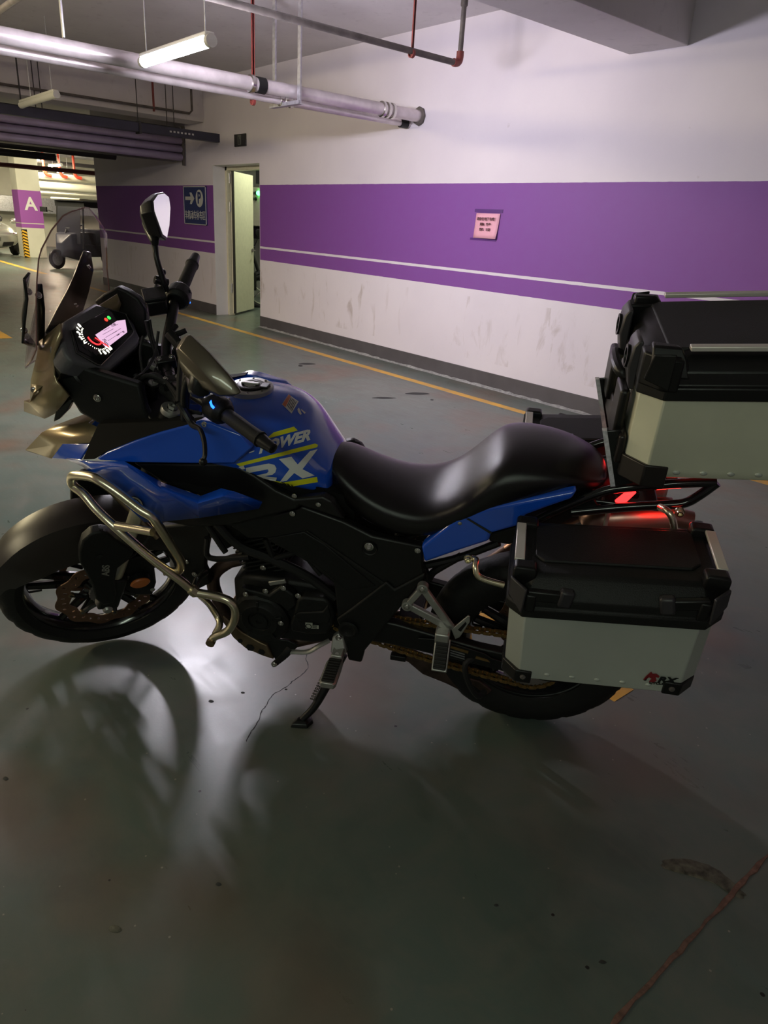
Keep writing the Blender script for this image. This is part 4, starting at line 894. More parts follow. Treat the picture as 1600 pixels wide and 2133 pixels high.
g = G(); n = len(BKP); g.add(BKP + [p * (1, -1, 1) for p in BKP], [(0, 1, 8, 7), (1, 2, 3, 8), (3, 4, 5, 8), (0, 7 + n, 8 + n, 1), (1, 8 + n, 3 + n, 2), (3 + n, 8 + n, 5 + n, 4 + n), (2, 3 + n, 3)]); bo('beak', g, M_TAN, solid=.006, label='pointed front beak with warm reflection in its colour')
shell('beak_side', [(107, 955, .075), (130, 924, .09), (187, 924, .155), (165, 958, .175)], [(0, 1, 2, 3)], .006, M_BLUE, bevel=.002)
nz = [(124, 674, .14), (81, 711, .03), (77, 739, .04), (111, 736, .155), (64, 792, .03), (111, 782, .155), (117, 796, .165), (62, 839, .03), (143, 826, .155), (50, 835, .0), (50, 857, .0), (92, 872, .08), (115, 861, .12), (126, 702, .15)]
NP = [B(*q) for q in nz]; n = len(NP)
hf = [(0, 1, 2, 3, 13), (2, 4, 5, 3), (4, 7, 6, 5), (7, 11, 12, 8, 6)]
g = G(); g.add(NP + [p * (1, -1, 1) for p in NP], hf + [tuple(i + n for i in q)[::-1] for q in hf] + [(1, 1 + n, 2 + n, 2), (2, 2 + n, 4 + n, 4), (4, 4 + n, 7 + n, 7), (7, 7 + n, 9), (7, 9, 10, 11), (7 + n, 11 + n, 10, 9)])
hl = bo('headlight_cowl', g, M_TAN, solid=.006, label='headlight cowl with warm reflection in its colour')
g = G(); g.add([B(66, 800, .055), B(88, 804, .10), B(62, 838, .045), B(70, 818, .10)], [(0, 1, 3), (0, 3, 2), (1, 2, 3)]); bo('cowl_lug', g, M_TAN, hl, solid=.003)
g = G(); g.bolt(B(70, 812, .085), (-.3, 1, .2), .006, .005); bo('bolt', g, M_CHROME, hl)
g = G(); g.plate([B(*q) for q in ((110, 880, .12), (116, 850, .125), (140, 828, .13), (152, 832, .13), (140, 855, .13), (122, 874, .125))], (0, -.02, 0)); bo('turn_signal', g, M_GLOSSBLK, hl, bevel=.004)
panel('cockpit_side', [(119, 754), (134, 744), (150, 757), (205, 776), (245, 788), (290, 802), (300, 850), (315, 878), (204, 883), (165, 860), (143, 826), (117, 796), (111, 782)], .135, .03, M_TEX, mirror=True, bevel=.008)
panel('fairing_frame', [(170, 812), (235, 822), (292, 838), (308, 878), (215, 884), (165, 862), (150, 835)], .105, .21, M_BLK, mirror=False, bevel=.008)
bolts([(203, 829)], .137, None, .008)
g = G(); g.lathe([(0, 0), (.036, 0), (.040, .012), (.034, .016), (.030, .006), (0, .006)], B(178, 778, .10), (-.75, .35, .5), 24); bo('outlet_socket', g, M_SATIN)
# instrument cluster
CA = math.radians(48); CN = np.array((-math.sin(CA), 0, math.cos(CA))); CP0 = B(215, 700, 0); CD = np.array((-math.cos(CA), 0, -math.sin(CA)))
def CPx(px, py, off=0.0): return BX(px, py, CP0 + CN * off, CN)
def cl_plate(name, L, off, th, m, parent, bevel=.003, **kw):
    g = G(); g.plate([CPx(px, py, off) for px, py in L], -CN * th); return bo(name, g, m, parent, bevel=bevel, **kw)
HS = [(134, 668), (197, 630), (237, 642), (268, 657), (282, 676), (294, 706), (290, 722), (232, 772), (205, 768), (150, 752), (136, 735), (126, 702)]
ic = cl_plate('instrument_cluster', HS, 0, .06, mat('cluster_housing', (.10, .095, .105), .45, bump=.3, bscale=700), None, .01, seg=3)
g = G(); c_ = sum(CPx(*q) for q in HS) / len(HS); g.loft([[c_ + (CPx(*q) - c_) * s_ - CN * o_ for q in HS] for s_, o_ in ((.97, .055), (.85, .10), (.6, .13))]); bo('cluster_back', g, M_BLK, ic)
cl_plate('bezel', [(148, 688), (226, 643), (262, 654), (279, 690), (276, 697), (211, 761), (204, 760), (159, 734)], .004, .010, M_GLOSSBLK, ic, .003)
cl_plate('display_lens', [(153, 690), (226, 648), (257, 659), (272, 690), (209, 753), (165, 730)], .0055, .004, mat('cluster_lens', (.006, .006, .007), .12), ic, 0)
M_LCD = mat('lcd_backlight', (.6, .45, .6), .4, emit=(0.72, 0.46, 0.66), estr=.85); M_LCDI = mat('lcd_ink', (.05, .03, .06), .5)
cl_plate('display_panel', [(199, 697), (244, 668), (261, 666), (265, 692), (222, 725)], .0065, .001, M_LCD, ic, 0)
for k, L in enumerate((((214, 697), (236, 685)), ((220, 703), (252, 684)), ((225, 710), (256, 690)), ((216, 689), (228, 682)), ((238, 679), (246, 675)), ((230, 697), (243, 690)))):
    a, b = L; g = G(); g.tube([CPx(*a, .0072), CPx(*b, .0072)], .0005, 4, raw=True); bo('display_line', g, M_LCDI, ic)
for t_, px, py, sz in (('12:40', 236, 677, .010), ('m', 257, 691, .011), ('24', 218, 709, .012), ('0', 222, 716, .018), ('km/h', 246, 697, .006)):
    u = CPx(250, 680) - CPx(215, 701); u /= np.linalg.norm(u); g = place(text_geo(t_, sz, .0003), CPx(px, py, .0072), u, np.cross(CN, u), CN); bo('display_digit', g, M_LCDI, ic, smooth_=False)
g = G(); g.tube([CPx(px, py, .0052) for px, py in [(148, 688), (226, 643), (262, 654), (279, 690), (276, 697), (211, 761), (204, 760), (159, 734)]], .0014, 6, closed=True, raw=True); bo('bezel_edge', g, mat('bezel_grey', (.07, .065, .065), .35), ic)
# analogue rev counter: ring of glowing numerals
u = CPx(250, 680) - CPx(215, 701); u /= np.linalg.norm(u); v_ = np.cross(CN, u); cd_ = CPx(197, 704, .0065)
M_NUM = mat('dial_numerals', (.9, .9, .8), .4, emit=(1.0, .97, .80), estr=2.6); M_NEED = mat('dial_needle', (.8, .05, .05), .4, emit=(1, .05, .06), estr=.9)
for k in range(11):
    a = math.radians(12 + k * 19); r_ = .046; c_ = cd_ + u * (-r_ * .95 * math.sin(a) + 0) + v_ * (r_ * math.cos(a)); g = place(text_geo(str(k), .015, .0003, off=.0006), c_, u, v_, CN); bo('dial_numeral', g, M_NUM, ic, smooth_=False)
for k in range(21):
    a = math.radians(12 + k * 9.5); r_ = .034; g = G(); c_ = cd_ - u * r_ * math.sin(a) + v_ * r_ * math.cos(a); e_ = cd_ - u * (r_ + .004) * math.sin(a) + v_ * (r_ + .004) * math.cos(a); g.tube([c_, e_], .0008, 4, raw=True); bo('dial_tick', g, M_NUM, ic)
g = G(); P_ = [cd_ - u * .020 * math.sin(a) + v_ * .020 * math.cos(a) for a in np.linspace(math.radians(60), math.radians(200), 24)]; g.tube(P_, .0022, 5, raw=True); g.tube([cd_ + CN * .002, cd_ + u * .016 - v_ * .040 + CN * .002], .0018, 5, raw=True); bo('dial_needle', g, M_NEED, ic)
for nm, px, py, c_ in (('red_telltale', 221, 666, (1, .05, .03)), ('green_telltale', 227, 662, (.05, 1, .1))):
    g = G(); g.lathe([(0, 0), (.0055, 0), (.0055, .001), (0, .001)], CPx(px, py, .0062), CN, 14); bo(nm, g, mat(nm, c_, .4, emit=c_, estr=1.4), ic)
for k in range(3): cl_plate('function_button', [(171 + 11 * k, 719 + 6 * k), (180 + 11 * k, 714 + 6 * k), (190 + 9 * k, 722 + 6 * k), (181 + 10 * k, 728 + 6 * k)], .0075, .003, M_BLK, ic, .001)

# windscreen
WZ = [(1.472, .030, .0), (1.466, .058, .006), (1.440, .098, .014), (1.405, .138, .024), (1.385, .152, .030), (1.34, .158, .045), (1.29, .164, .062), (1.23, .172, .085), (1.17, .172, .105), (1.13, .150, .115), (1.09, .105, .120), (1.06, .05, .122)]
def screen_x(z, y, wd, bul): return 1.250 + (1.469 - z) * .27 + bul * (1 - (y / max(wd, .16)) ** 2)
vs = []; NN = 17
for z, wd, bul in WZ:
    for k in range(NN):
        t = -1 + 2 * k / (NN - 1); y = wd * t; vs.append((screen_x(z, y, .17, bul), y, z))
g = G(); g.add(vs, [(i * NN + k, i * NN + k + 1, (i + 1) * NN + k + 1, (i + 1) * NN + k) for i in range(len(WZ) - 1) for k in range(NN - 1)]); ws = bo('windscreen', g, M_SCREEN, solid=.004, label='clear acrylic windscreen')
rim = [vs[i * NN] for i in range(len(WZ))] + [vs[(len(WZ) - 1) * NN + k] for k in range(1, NN)] + [vs[i * NN + NN - 1] for i in range(len(WZ) - 2, -1, -1)]
g = G(); g.tube(rim, .0019, 6, closed=True, raw=True); bo('screen_edge', g, mat('acrylic_edge', (.30, .16, .15), .2), ws)
ob = [(187, 524, -.150), (193, 560, -.152), (184, 605, -.150), (170, 650, -.140), (118, 702, -.05)]; ib = [(173, 521, -.122), (150, 578, -.108), (134, 612, -.096), (114, 650, -.075), (86, 705, -.02)]
for sg in (1, -1):
    P1 = [B(*q) * (1, sg, 1) for q in ob]; P2 = [B(*q) * (1, sg, 1) for q in ib]; g = G(); g.add(P1 + P2, [(k, k + 1, k + 6, k + 5) for k in range(4)]); br = bo('screen_bracket', g, M_GLOSSBLK, solid=.007, bevel=.002)
    for q in ((181, 556, -.134), (155, 636, -.118)): p = B(*q) * (1, sg, 1); g = G(); g.bolt(p + (-.004, 0, .002), (-.8, -.3 * sg, .3), .0065, .006); bo('bolt', g, M_CHROME, br)
g = G(); P_ = [B(72, 705, .02), B(98, 702, .02), B(118, 690, .02), B(124, 712, .03), B(100, 725, .04), B(76, 722, .02)]; g.plate(P_, (0, -.06, 0)); sb_ = bo('screen_mount', g, M_GLOSSBLK, bevel=.004)
for q in ((84, 680, .06), (80, 615, .12)): g = G(); g.bolt(B(*q), (-.8, .3, .3), .0065, .006); bo('bolt', g, M_CHROME, sb_)
panel('fairing_wing', [(194, 629), (215, 612), (243, 598), (262, 606), (286, 622), (303, 648), (304, 700), (285, 720), (262, 690)], -.16, .03, M_TEX, mirror=False, bevel=.006)

shell('inner_bracket', [(75, 592, .115), (87, 590, .10), (93, 640, .09), (93, 700, .05), (74, 712, .05), (75, 650, .10)], [(0, 1, 2, 5), (5, 2, 3, 4)], .005, M_GLOSSBLK, mirror=False, bevel=.001)
# ---- fork, front mudguard, caliper guard (turned front end)
def sbo(name, g, m, parent=None, **kw): return bo(name, g.tr(ST), m, parent, **kw)
fa = np.array((1.082, 0, 1.045)); fb = np.array((1.418, 0, .318)); fd = (fb - fa); fl_ = np.linalg.norm(fd); fd /= fl_
for sy in (.10, -.10):
    o_ = np.array((0, sy, 0))
    g = G(); g.cyl(fa + o_, fa + o_ + fd * .34, .0275, n=24); fk = sbo('fork_leg', g, M_SATIN, label='black upper fork tube')
    g = G(); g.lathe([(0, -.010), (.0265, -.010), (.028, -.006), (.028, .004), (0, .004)], fa + o_, -fd * -1, 32); g.lathe([(0, 0), (.0125, 0), (.0125, .010), (.006, .010), (.006, .006), (0, .006)], fa + o_ - fd * .010, -fd, 6); sbo('fork_cap', g, M_ALU, fk)
    g = G(); g.cyl(fa + o_ + fd * .33, fa + o_ + fd * .70, .0215, n=20); sbo('chrome_stanchion', g, mat('stanchion_chrome', (.60, .56, .42), .3, .45), fk)
    g = G(); g.loft([[p_ + o_ + fd * t + np.array((a, b, a * .3)) for a, b in ((-.03, -.028), (.03, -.028), (.036, 0), (.03, .028), (-.03, .028), (-.034, 0))] for t, p_ in ((.66, fa), (.80, fa))]); sbo('fork_bottom', g, M_SATIN, fk, bevel=.006)
for t, th in ((.035, .022), (.26, .024)):
    g = G(); c_ = fa + fd * t; ux_ = np.array((fd[2], 0, -fd[0])) * -1
    L = [(-.045, -.03), (-.05, .03), (.0, .13), (.035, .10), (.03, 0), (.035, -.10), (.0, -.13)]
    L = [(-.035, -.135), (.03, -.135), (.045, -.10), (.03, -.04), (.03, .04), (.045, .10), (.03, .135), (-.035, .135), (-.055, .05), (-.055, -.05)]
    g.plate([c_ - ux_ * a + np.array((0, b, 0)) for a, b in L], fd * th); sbo('triple_clamp', g, M_SATIN, bevel=.004)
g = G(); g.cyl(fb + (0, -.12, 0), fb + (0, .125, 0), .010); g.lathe([(0, 0), (.017, 0), (.015, .012), (.010, .018), (0, .018)], fb + (0, .118, 0), (0, 1, 0), 20); sbo('front_axle', g, M_ALU)
# guard with ABS lettering
GP = [(165, 1150), (172, 1128), (190, 1112), (212, 1108), (228, 1112), (240, 1124), (262, 1138), (280, 1150), (272, 1165), (245, 1185), (240, 1210), (243, 1240), (238, 1256), (215, 1262), (200, 1250), (190, 1215), (176, 1190), (165, 1172)]
fg_ = panel('fork_guard', GP, .138, .035, M_TEX, steer=True, mirror=True, bevel=.006)
g = G(); g.lathe([(0, 0), (.0085, 0), (.0085, .001), (0, .001)], S(208, 1159, .1385), (0, 1, 0), 16); sbo('guard_hole', g, M_GLOSSBLK, fg_)
dU = S(222, 1178, .139) - S(221, 1200, .139); dU /= np.linalg.norm(dU); dV = np.cross((0, 1, 0), dU)
g = place(text_geo('ABS', .030, .0006, off=.0006, shear=.15), S(221, 1189, .1392), dU, dV, (0, 1, 0)); sbo('lettering', g, mat('grey_print', (.20, .19, .17), .5), fg_, smooth_=False)
g = G(); g.plate([S(*q, .13) for q in ((238, 1170), (256, 1162), (247, 1195), (236, 1210))], (0, -.01, 0)); sbo('guard_fin', g, M_ALU, fg_, bevel=.001)
g = G(); P_ = [S(*q, .10) for q in ((262, 1165), (300, 1160), (322, 1185), (326, 1215), (318, 1240), (280, 1240), (256, 1225), (250, 1195))]; g.plate(P_, (0, -.05, 0)); cal = sbo('brake_caliper', g, M_TEX, bevel=.006)
for q in ((265, 1203), (252, 1235), (318, 1228)): g = G(); g.bolt(S(*q, .102), (0, 1, 0), .006, .005); sbo('bolt', g, M_ALU, cal)
g = G(); c_ = S(292, 1213, .125); g.lathe([(0, 0), (.030, 0), (.031, .004), (.026, .008), (0, .009)], (0, 0, 0), (0, 1, 0), 32); g.tr(lambda p: c_ + np.array((p[0] * 1.0, p[1], p[2] * .68))); sbo('reflector', g, M_AMB, label='amber oval side reflector')
g = G(); g.lathe([(0, -.02), (.033, -.02), (.033, .0), (0, .0)], (0, 0, 0), (0, 1, 0), 32); g.tr(lambda p: c_ + np.array((p[0], p[1], p[2] * .72))); sbo('reflector_base', g, M_BLK)
g = G(); g.tube([S(*q, .11) for q in ((262, 1165), (285, 1150), (310, 1120), (330, 1090), (335, 1060))], .005, 8); sbo('brake_hose', g, M_RUB)
# mudguard
def mg_ring(t, w_, rr_, drop):
    c_ = np.array((1.42, 0, .318)); ct, st = math.cos(t), math.sin(t)
    pr = ((rr_ - drop, w_), (rr_ - drop * .45, w_ * .97), (rr_ - .008, w_ * .72), (rr_, w_ * .3)); pr2 = [(a - .004, b - .004) for a, b in pr]
    out = [(a, b) for a, b in pr] + [(a, -b) for a, b in pr[::-1]] + [(a, -b) for a, b in pr2] + [(a, b) for a, b in pr2[::-1]]
    return [c_ + np.array((a * ct, b, a * st)) for a, b in out]
g = G(); rs_ = []
for k in range(23):
    t = math.radians(20 + (150 - 20) * k / 22); s_ = min(1, (k + 1) / 6) ; w_ = .035 + .042 * s_; dr = .05 + .10 * math.sin(math.pi * k / 22) ** .8
    rs_.append(mg_ring(t, w_, .340 + .01 * math.sin(math.pi * k / 22), dr))
g.loft(rs_); sbo('front_mudguard', g, mat('mudguard_plastic', (0.022, 0.016, 0.015), .36, bump=.1, bscale=500))

# ---- handlebar
for sg in (1, -1):
    dz_ = -.022 if sg > 0 else 0.0; HB = [(1.062, 0, 1.085), (1.060, .05, 1.087), (1.045, .10, 1.113), (1.012, .17, 1.148 + dz_), (.990, .23, 1.160 + dz_), (.955, .30, 1.163 + dz_)]
    g = G(); g.tube([(x, y * sg, z) for x, y, z in HB], .0135 if sg > 0 else .0145, 14); hb_ = sbo('handlebar', g, M_SATIN)
    a, b = np.array((.955, .29 * sg, 1.164 + dz_)), np.array((.903, .40 * sg, 1.168 + dz_)); d_ = (b - a) / np.linalg.norm(b - a)
    g = G(); g.lathe([(.0, -.03), (.022, -.03), (.022, -.024), (.0175, -.022), (.0178, .02), (.0172, .06), (.0178, .098), (.0195, .100), (.0195, .105), (0, .105)], a, d_, 24, mod=lambda k, j, r, h: (r * (1 + (.03 if k % 3 == 0 else 0)), h)); sbo('grip', g, M_RUB, hb_)
    g = G(); g.lathe([(0, .10), (.0165, .105), (.0165, .112), (.0125, .150), (.009, .152), (.006, .149), (0, .149)], a, d_, 20); sbo('bar_end', g, M_SATIN, hb_)
    g = G(); c_ = a - d_ * .055; g.tube([c_ - d_ * .030, c_ - d_ * .018, c_ + d_ * .018, c_ + d_ * .034], [.026, .035, .034, .023], 14, raw=True); sw = sbo('switch_pod', g, M_TEX, hb_, bevel=.003)
    g = G(); g.box(c_ + np.array((-.028, 0, .012)), (.012, .022, .010)); sbo('rocker_switch', g, M_SATIN, hb_, bevel=.002)
    g = G(); g.box(c_ + np.array((-.012, .012 * sg, -.026)), (.016, .012, .016)); sbo('thumb_button', g, M_BLK, hb_, bevel=.003)
# blue lit switches
g = G(); g.plate([S(*q, .262) for q in ((436, 838), (440, 833), (442, 842), (449, 849), (445, 851), (439, 846))], (0, .004, 0)); sbo('lit_switch', g, M_BLUEGLOW, None, label='blue glowing switch mark on left pod')
gp = S(442, 842, .262)
for q in ((388, 598, -.262), (392, 620, -.262), (394, 628, -.262)): g = G(); g.box(S(*q), (.006, .008, .009)); sbo('lit_switch', g, M_BLUEGLOW, bevel=.001)
g = G(); g.box(S(368, 600, -.245), (.035, .03, .008)); sbo('kill_switch', g, mat('red_switch', (.35, .02, .02), .3), bevel=.003)
# reservoir, mirrors, levers
g = G(); c_ = S(325, 632, -.20); g.box(c_, (.055, .055, .045)); rsv = sbo('brake_reservoir', g, M_SATIN, bevel=.006)
g = G(); g.box(c_ + (0, 0, .028), (.060, .060, .010)); sbo('reservoir_lid', g, M_TEX, rsv, bevel=.003)
g = G(); g.cyl(c_ + (-.02, -.01, -.02), c_ + (-.03, -.05, -.035), .012); sbo('master_cylinder', g, M_SATIN, rsv)

def build_mirror(c, sg, n_, stempts, srad, label, m_back):
    n_ = np.array(n_, float); n_ /= np.linalg.norm(n_); w_ = np.cross((0, 0, 1.0), n_) ; w_ /= np.linalg.norm(w_); w_ = w_ if w_[1] * sg > 0 else -w_; h_ = np.cross(n_, w_); h_ = h_ if h_[2] > 0 else -h_
    L = [(-.078, .034), (-.052, .052), (.010, .042), (.072, .016), (.102, -.010), (.078, -.032), (.005, -.052), (-.060, -.058), (-.086, -.034)]
    R0 = [c + w_ * a + h_ * b for a, b in L]; mid = sum(R0) / len(R0)
    stempts = stempts + [mid - n_ * .045 - h_ * .030, mid - n_ * .028 - h_ * .012]; srad = srad + [.022, .026]
    g = G(); g.tube(stempts, srad, 12); st = sbo('mirror_stem', g, M_SATIN, None, label=label)
    g = G(); g.loft([[mid + (p - mid) * .45 - n_ * .046 - w_ * .012 for p in R0], [mid + (p - mid) * .80 - n_ * .034 - w_ * .005 for p in R0], [mid + (p - mid) * .98 - n_ * .010 for p in R0], R0, [mid + (p - mid) * .94 + n_ * .003 for p in R0]]); sbo('mirror_housing', g, m_back, st, bevel=.004)
    g = G(); g.plate([mid + (p - mid) * .90 + n_ * .0045 for p in R0], -n_ * .002); sbo('mirror_glass', g, M_MIRR, st, smooth_=False)
    return mid
cR = S(336, 437, -.37); cL = S(440, 760, .37)
build_mirror(cR, -1, (-1, .33, .20), [S(345, 605, -.24), S(340, 585, -.245), S(327, 540, -.27), S(323, 512, -.295), S(322, 500, -.30)], [.011, .009, .0075, .0085, .013], 'black stem of the right mirror', M_SATIN)
build_mirror(cL, 1, (-1, -.40, .20), [S(385, 872, .20), S(383, 840, .21), S(386, 805, .225), S(398, 785, .25)], [.011, .009, .0085, .013], 'black stem of the left mirror', mat('mirror_shell_warm_sheen', (.11, .09, .065), .33, .5, coat=.4))  # left shell colour raised to carry the reflection of warm light
g = G(); g.cyl(S(322, 582, -.25), S(350, 590, -.25), .012); sbo('mirror_clamp', g, M_GLOSSBLK, bevel=.002)
# levers
g = G(); g.tube([S(374, 838, .20), S(388, 862, .22), S(402, 886, .25), (S(416, 894, .29)), S(425, 918, .33), S(427, 945, .365), S(424, 958, .375)], [.011, .010, .008, .006, .006, .0055, .0055], 10); g.ball(S(423, 962, .377), .010, 8); sbo('clutch_lever', g, M_SATIN)
g = G(); g.tube([(1.03, -.21, 1.15), (1.05, -.25, 1.15), (1.03, -.32, 1.15), (1.0, -.385, 1.155)], [.010, .008, .006, .0055], 10); g.ball((.998, -.388, 1.155), .010, 8); sbo('brake_lever', g, M_SATIN)
# phone holder on the bar
g = G(); o1 = S(352, 694, -.10); o2 = S(400, 750, -.02); d_ = o2 - o1; g.tube([o1, o2], .016, 6, raw=True); ph = sbo('phone_holder', g, M_TEX, bevel=.003)
for q, q2 in (((352, 694, -.10), (368, 678, -.12)), ((360, 700, -.10), (388, 688, -.10)), ((372, 716, -.07), (362, 735, -.07))): g = G(); g.tube([S(*q), S(*q2)], [.009, .007], 8, raw=True); sbo('holder_arm', g, M_BLK, ph)
# bar risers, ignition barrel
for sy in (.045, -.045):
    g = G(); g.cyl((1.064, sy, 1.03), (1.060, sy, 1.09), .019, .017, 20); g.box((1.060, sy, 1.092), (.05, .03, .028)); rs2 = sbo('bar_riser', g, M_SATIN, bevel=.003)
    for dx in (.016, -.016): g = G(); g.bolt((1.060 + dx, sy, 1.106), (0, 0, 1), .0055, .006); sbo('bolt', g, M_CHROME, rs2)
g = G(); g.cyl(fa + (.04, 0, -.02), fa + (.025, 0, .022), .020, n=20); sbo('ignition_barrel', g, M_SATIN)
g = G(); g.lathe([(0, 0), (.013, 0), (.013, .003), (.004, .003), (.004, .001), (0, .001)], fa + (.025, 0, .022), (-.3, 0, 1), 20); sbo('key_slot', g, M_ALU)
# hoses and cables
CB = [([(305, 668, -.20), (310, 690, -.19), (325, 740, -.15), (330, 780, -.08), (318, 800, -.05)], .006), ([(298, 700, -.12), (292, 730, -.10), (296, 770, -.05), (300, 790, -.03)], .0035), ([(312, 665, -.2), (318, 700, -.18), (330, 745, -.12), (322, 775, -.06)], .0035), ([(371, 700, -.16), (376, 740, .06), (373, 800, .15), (372, 838, .2)], .0065),
      ([(400, 872, .22), (380, 850, .16), (350, 800, .06), (310, 782, .02), (285, 800, .0), (270, 850, .0)], .006), ([(405, 880, .24), (372, 826, .14), (345, 793, .05), (318, 778, .0), (292, 796, -.03)], .0045), ([(322, 792, .0), (345, 800, .04), (365, 822, .10), (382, 850, .18), (420, 862, .22)], .0045), ([(352, 742, -.12), (340, 765, -.1), (322, 782, -.06)], .010), ([(392, 765, .18), (388, 800, .19), (384, 850, .20)], .011), ([(330, 690, -.14), (322, 740, -.1), (300, 775, -.02), (280, 790, .02), (262, 830, .04)], .004)]
for L, r_ in CB: g = G(); g.tube([S(*q) for q in L], r_, 8, sub=6); sbo('cable', g, M_RUB)
g = G(); g.tube([S(340, 810, .02), S(360, 822, .06), S(373, 838, .1)], [.014, .018, .012], 12); sbo('cable_boot', g, M_RUB)
for L in ([(268, 850, .10), (300, 872, .12), (330, 876, .12)], [(282, 780, .05), (290, 800, .06), (286, 850, .08)]): g = G(); g.tube([B(*q) for q in L], .006, 8); bo('wiring_loom', g, M_RUB)
bolts([(300, 785, .06), (289, 793, .07), (303, 858, .12), (300, 872, .12)], 0, None, .006)

# ---- crash bar
CY = .265
for sg in (1, -1):
    def Q(L): return [(p[0], p[1] * sg, p[2]) for p in (B(*q) for q in L)]
    r_ = .0125
    g = G(); g.tube(Q([(343, 1190, .245), (371, 1190, .22), (378, 1176, .22), (372, 1160, .235), (350, 1125, .27), (327, 1090, .285), (315, 1075, .288), (290, 1060, .288), (240, 1022, .285), (206, 1000, .28), (190, 993, .27), (163, 990, .25), (151, 992, .235), (149, 1003, .225), (155, 1014, .222), (175, 1030, .232), (200, 1060, .245), (240, 1098, .262), (300, 1150, .262), (345, 1186, .25), (375, 1208, .24), (399, 1228, .23)]), r_, 16, sub=4); cb_ = bo('crash_bar', g, M_STEEL, label='brushed steel crash bar')
    g = G(); g.tube(Q([(243, 1095, .262), (318, 1108, .287)]), r_ * .95, 16, raw=True); bo('crash_bar_brace', g, M_STEEL, cb_)
    g = G(); g.tube(Q([(150, 1000, .225), (170, 990, .20), (215, 1010, .12), (260, 1050, .10), (330, 1120, .10)]), r_ * .8, 12); bo('crash_bar_stay', g, M_BRONZE, cb_)
    g = G(); g.cyl(Q([(398, 1226, .235)])[0], Q([(410, 1236, .23)])[0], .016, n=6); bo('crash_bar_joint', g, M_STEEL, cb_)
    g = G(); g.tube(Q([(412, 1235, .23), (440, 1240, .23), (470, 1248, .235), (486, 1260, .235), (491, 1280, .235), (484, 1302, .23), (470, 1317, .225), (448, 1326, .22), (440, 1336, .22)]), r_, 16, sub=4); cb2 = bo('lower_crash_bar', g, M_STEEL)
    g = G(); g.tube(Q([(418, 1240, .225), (436, 1258, .17), (452, 1282, .16), (458, 1300, .18), (448, 1322, .21)]), r_ * .85, 12); bo('lower_brace', g, M_STEEL, cb2)
    g = G(); g.tube(Q([(428, 1192, .15), (413, 1205, .19), (405, 1222, .22)]), r_ * .85, 12); bo('mount_tube', g, M_CHROME, cb2)
    g = G(); g.cyl(Q([(441, 1334, .22)])[0], Q([(437, 1342, .235)])[0], .0135, n=16); bo('end_cap', g, M_BRONZE, cb2)

# ---- foot pegs, passenger hangers, side stand
def peg(c, m, name='footpeg'):
    # rubber pad reaching outwards; c = inner end
    g = G(); g.loft([[c + np.array((a, y, b)) for a, b in ((-.020 * s_, -.011), (.020 * s_, -.011), (.022 * s_, .004), (.016 * s_, .009), (-.016 * s_, .009), (-.022 * s_, .004))] for y, s_ in ((0, .9), (.02, 1.15), (.095, 1.15), (.105, .9))]); pg = bo(name, g, M_ALU, bevel=.002)
    for k in range(9): g = G(); g.box(c + np.array((0, .012 + .0105 * k, .011)), (.036, .0065, .007)); bo('pad_ridge', g, M_RUB, pg, bevel=.0015)
    return pg
c1 = np.array((.557, .205, .312))
g = G(); P_ = [B(*q) for q in ((692, 1328, .165), (704, 1320, .165), (716, 1330, .165), (722, 1362, .18), (712, 1372, .19), (700, 1362, .19), (688, 1360, .18))]; g.plate(P_, (0, -.02, 0)); hg = bo('peg_bracket', g, M_ALU, bevel=.004)
g = G(); g.bolt(B(706, 1329, .167), (0, 1, 0), .008, .006); bo('bolt', g, M_CHROME, hg)
g = G(); g.box(c1 + (0, -.012, .0), (.034, .04, .03)); bo('peg_clevis', g, M_ALU, hg, bevel=.004)
g = G(); g.tube([c1 + (0, -.02, -.012), c1 + (0, .0, .016)], .006, 8, raw=True); bo('pivot_pin', g, M_CHROME, hg)
peg(c1 + (0, .008, 0), None)
peg(c1 * (1, -1, 1) - (0, .113, 0), None)
# passenger peg hanger
PH = [(880, 1227), (848, 1263), (940, 1312)]
g = G(); A_, B_, C_ = [B(*q, .185) for q in PH]
def bar2(a, b, w0, w1, t=.014):
    a = np.array(a); b = np.array(b); d = b - a; n_ = np.array((-d[2], 0, d[0])); n_ /= np.linalg.norm(n_); G_ = G(); G_.plate([a + n_ * w0, b + n_ * w1, b - n_ * w1, a - n_ * w0], (0, -t, 0)); return G_
ph_ = None
for a, b, w0, w1 in ((A_, B_, .009, .009), (A_, C_, .010, .011), (B_, C_, .010, .013)):
    o = bo('passenger_hanger' if ph_ is None else 'hanger_arm', bar2(a, b, w0, w1), M_ALU, ph_, bevel=.003)
    ph_ = ph_ or o
for q in (A_, B_):
    g = G(); g.lathe([(0, -.016), (.0155, -.016), (.0155, .002), (.010, .003), (.010, .001), (0, .001)], q, (0, 1, 0), 24); bo('hanger_boss', g, M_ALU, ph_); g = G(); g.bolt(q + (0, .002, 0), (0, 1, 0), .0065, .004); bo('bolt', g, M_CHROME, ph_)
panel('heel_guard', [(940, 1312), (975, 1283), (979, 1285), (979, 1296), (958, 1328), (948, 1332)], .185, .006, M_ALU, ph_, False, .002)
panel('heel_guard_slot', [(954, 1312), (970, 1296), (972, 1300), (960, 1316)], .187, .003, M_BLK, ph_, False, 0)
c2 = B(923, 1318, .185); g = G(); g.box(c2 + (0, .01, -.0), (.04, .04, .035)); bo('peg_clevis', g, M_ALU, ph_, bevel=.005)
P_ = B(923, 1330, .20); Rk = [P_ + np.array(q) for q in ((0, 0, 0),)]
pv = G(); d_ = np.array((.0, .55, -.83)); e_ = np.array((1, 0, 0)); nrm_ = np.cross(d_, e_); rt = np.stack([e_, d_, nrm_], 1)
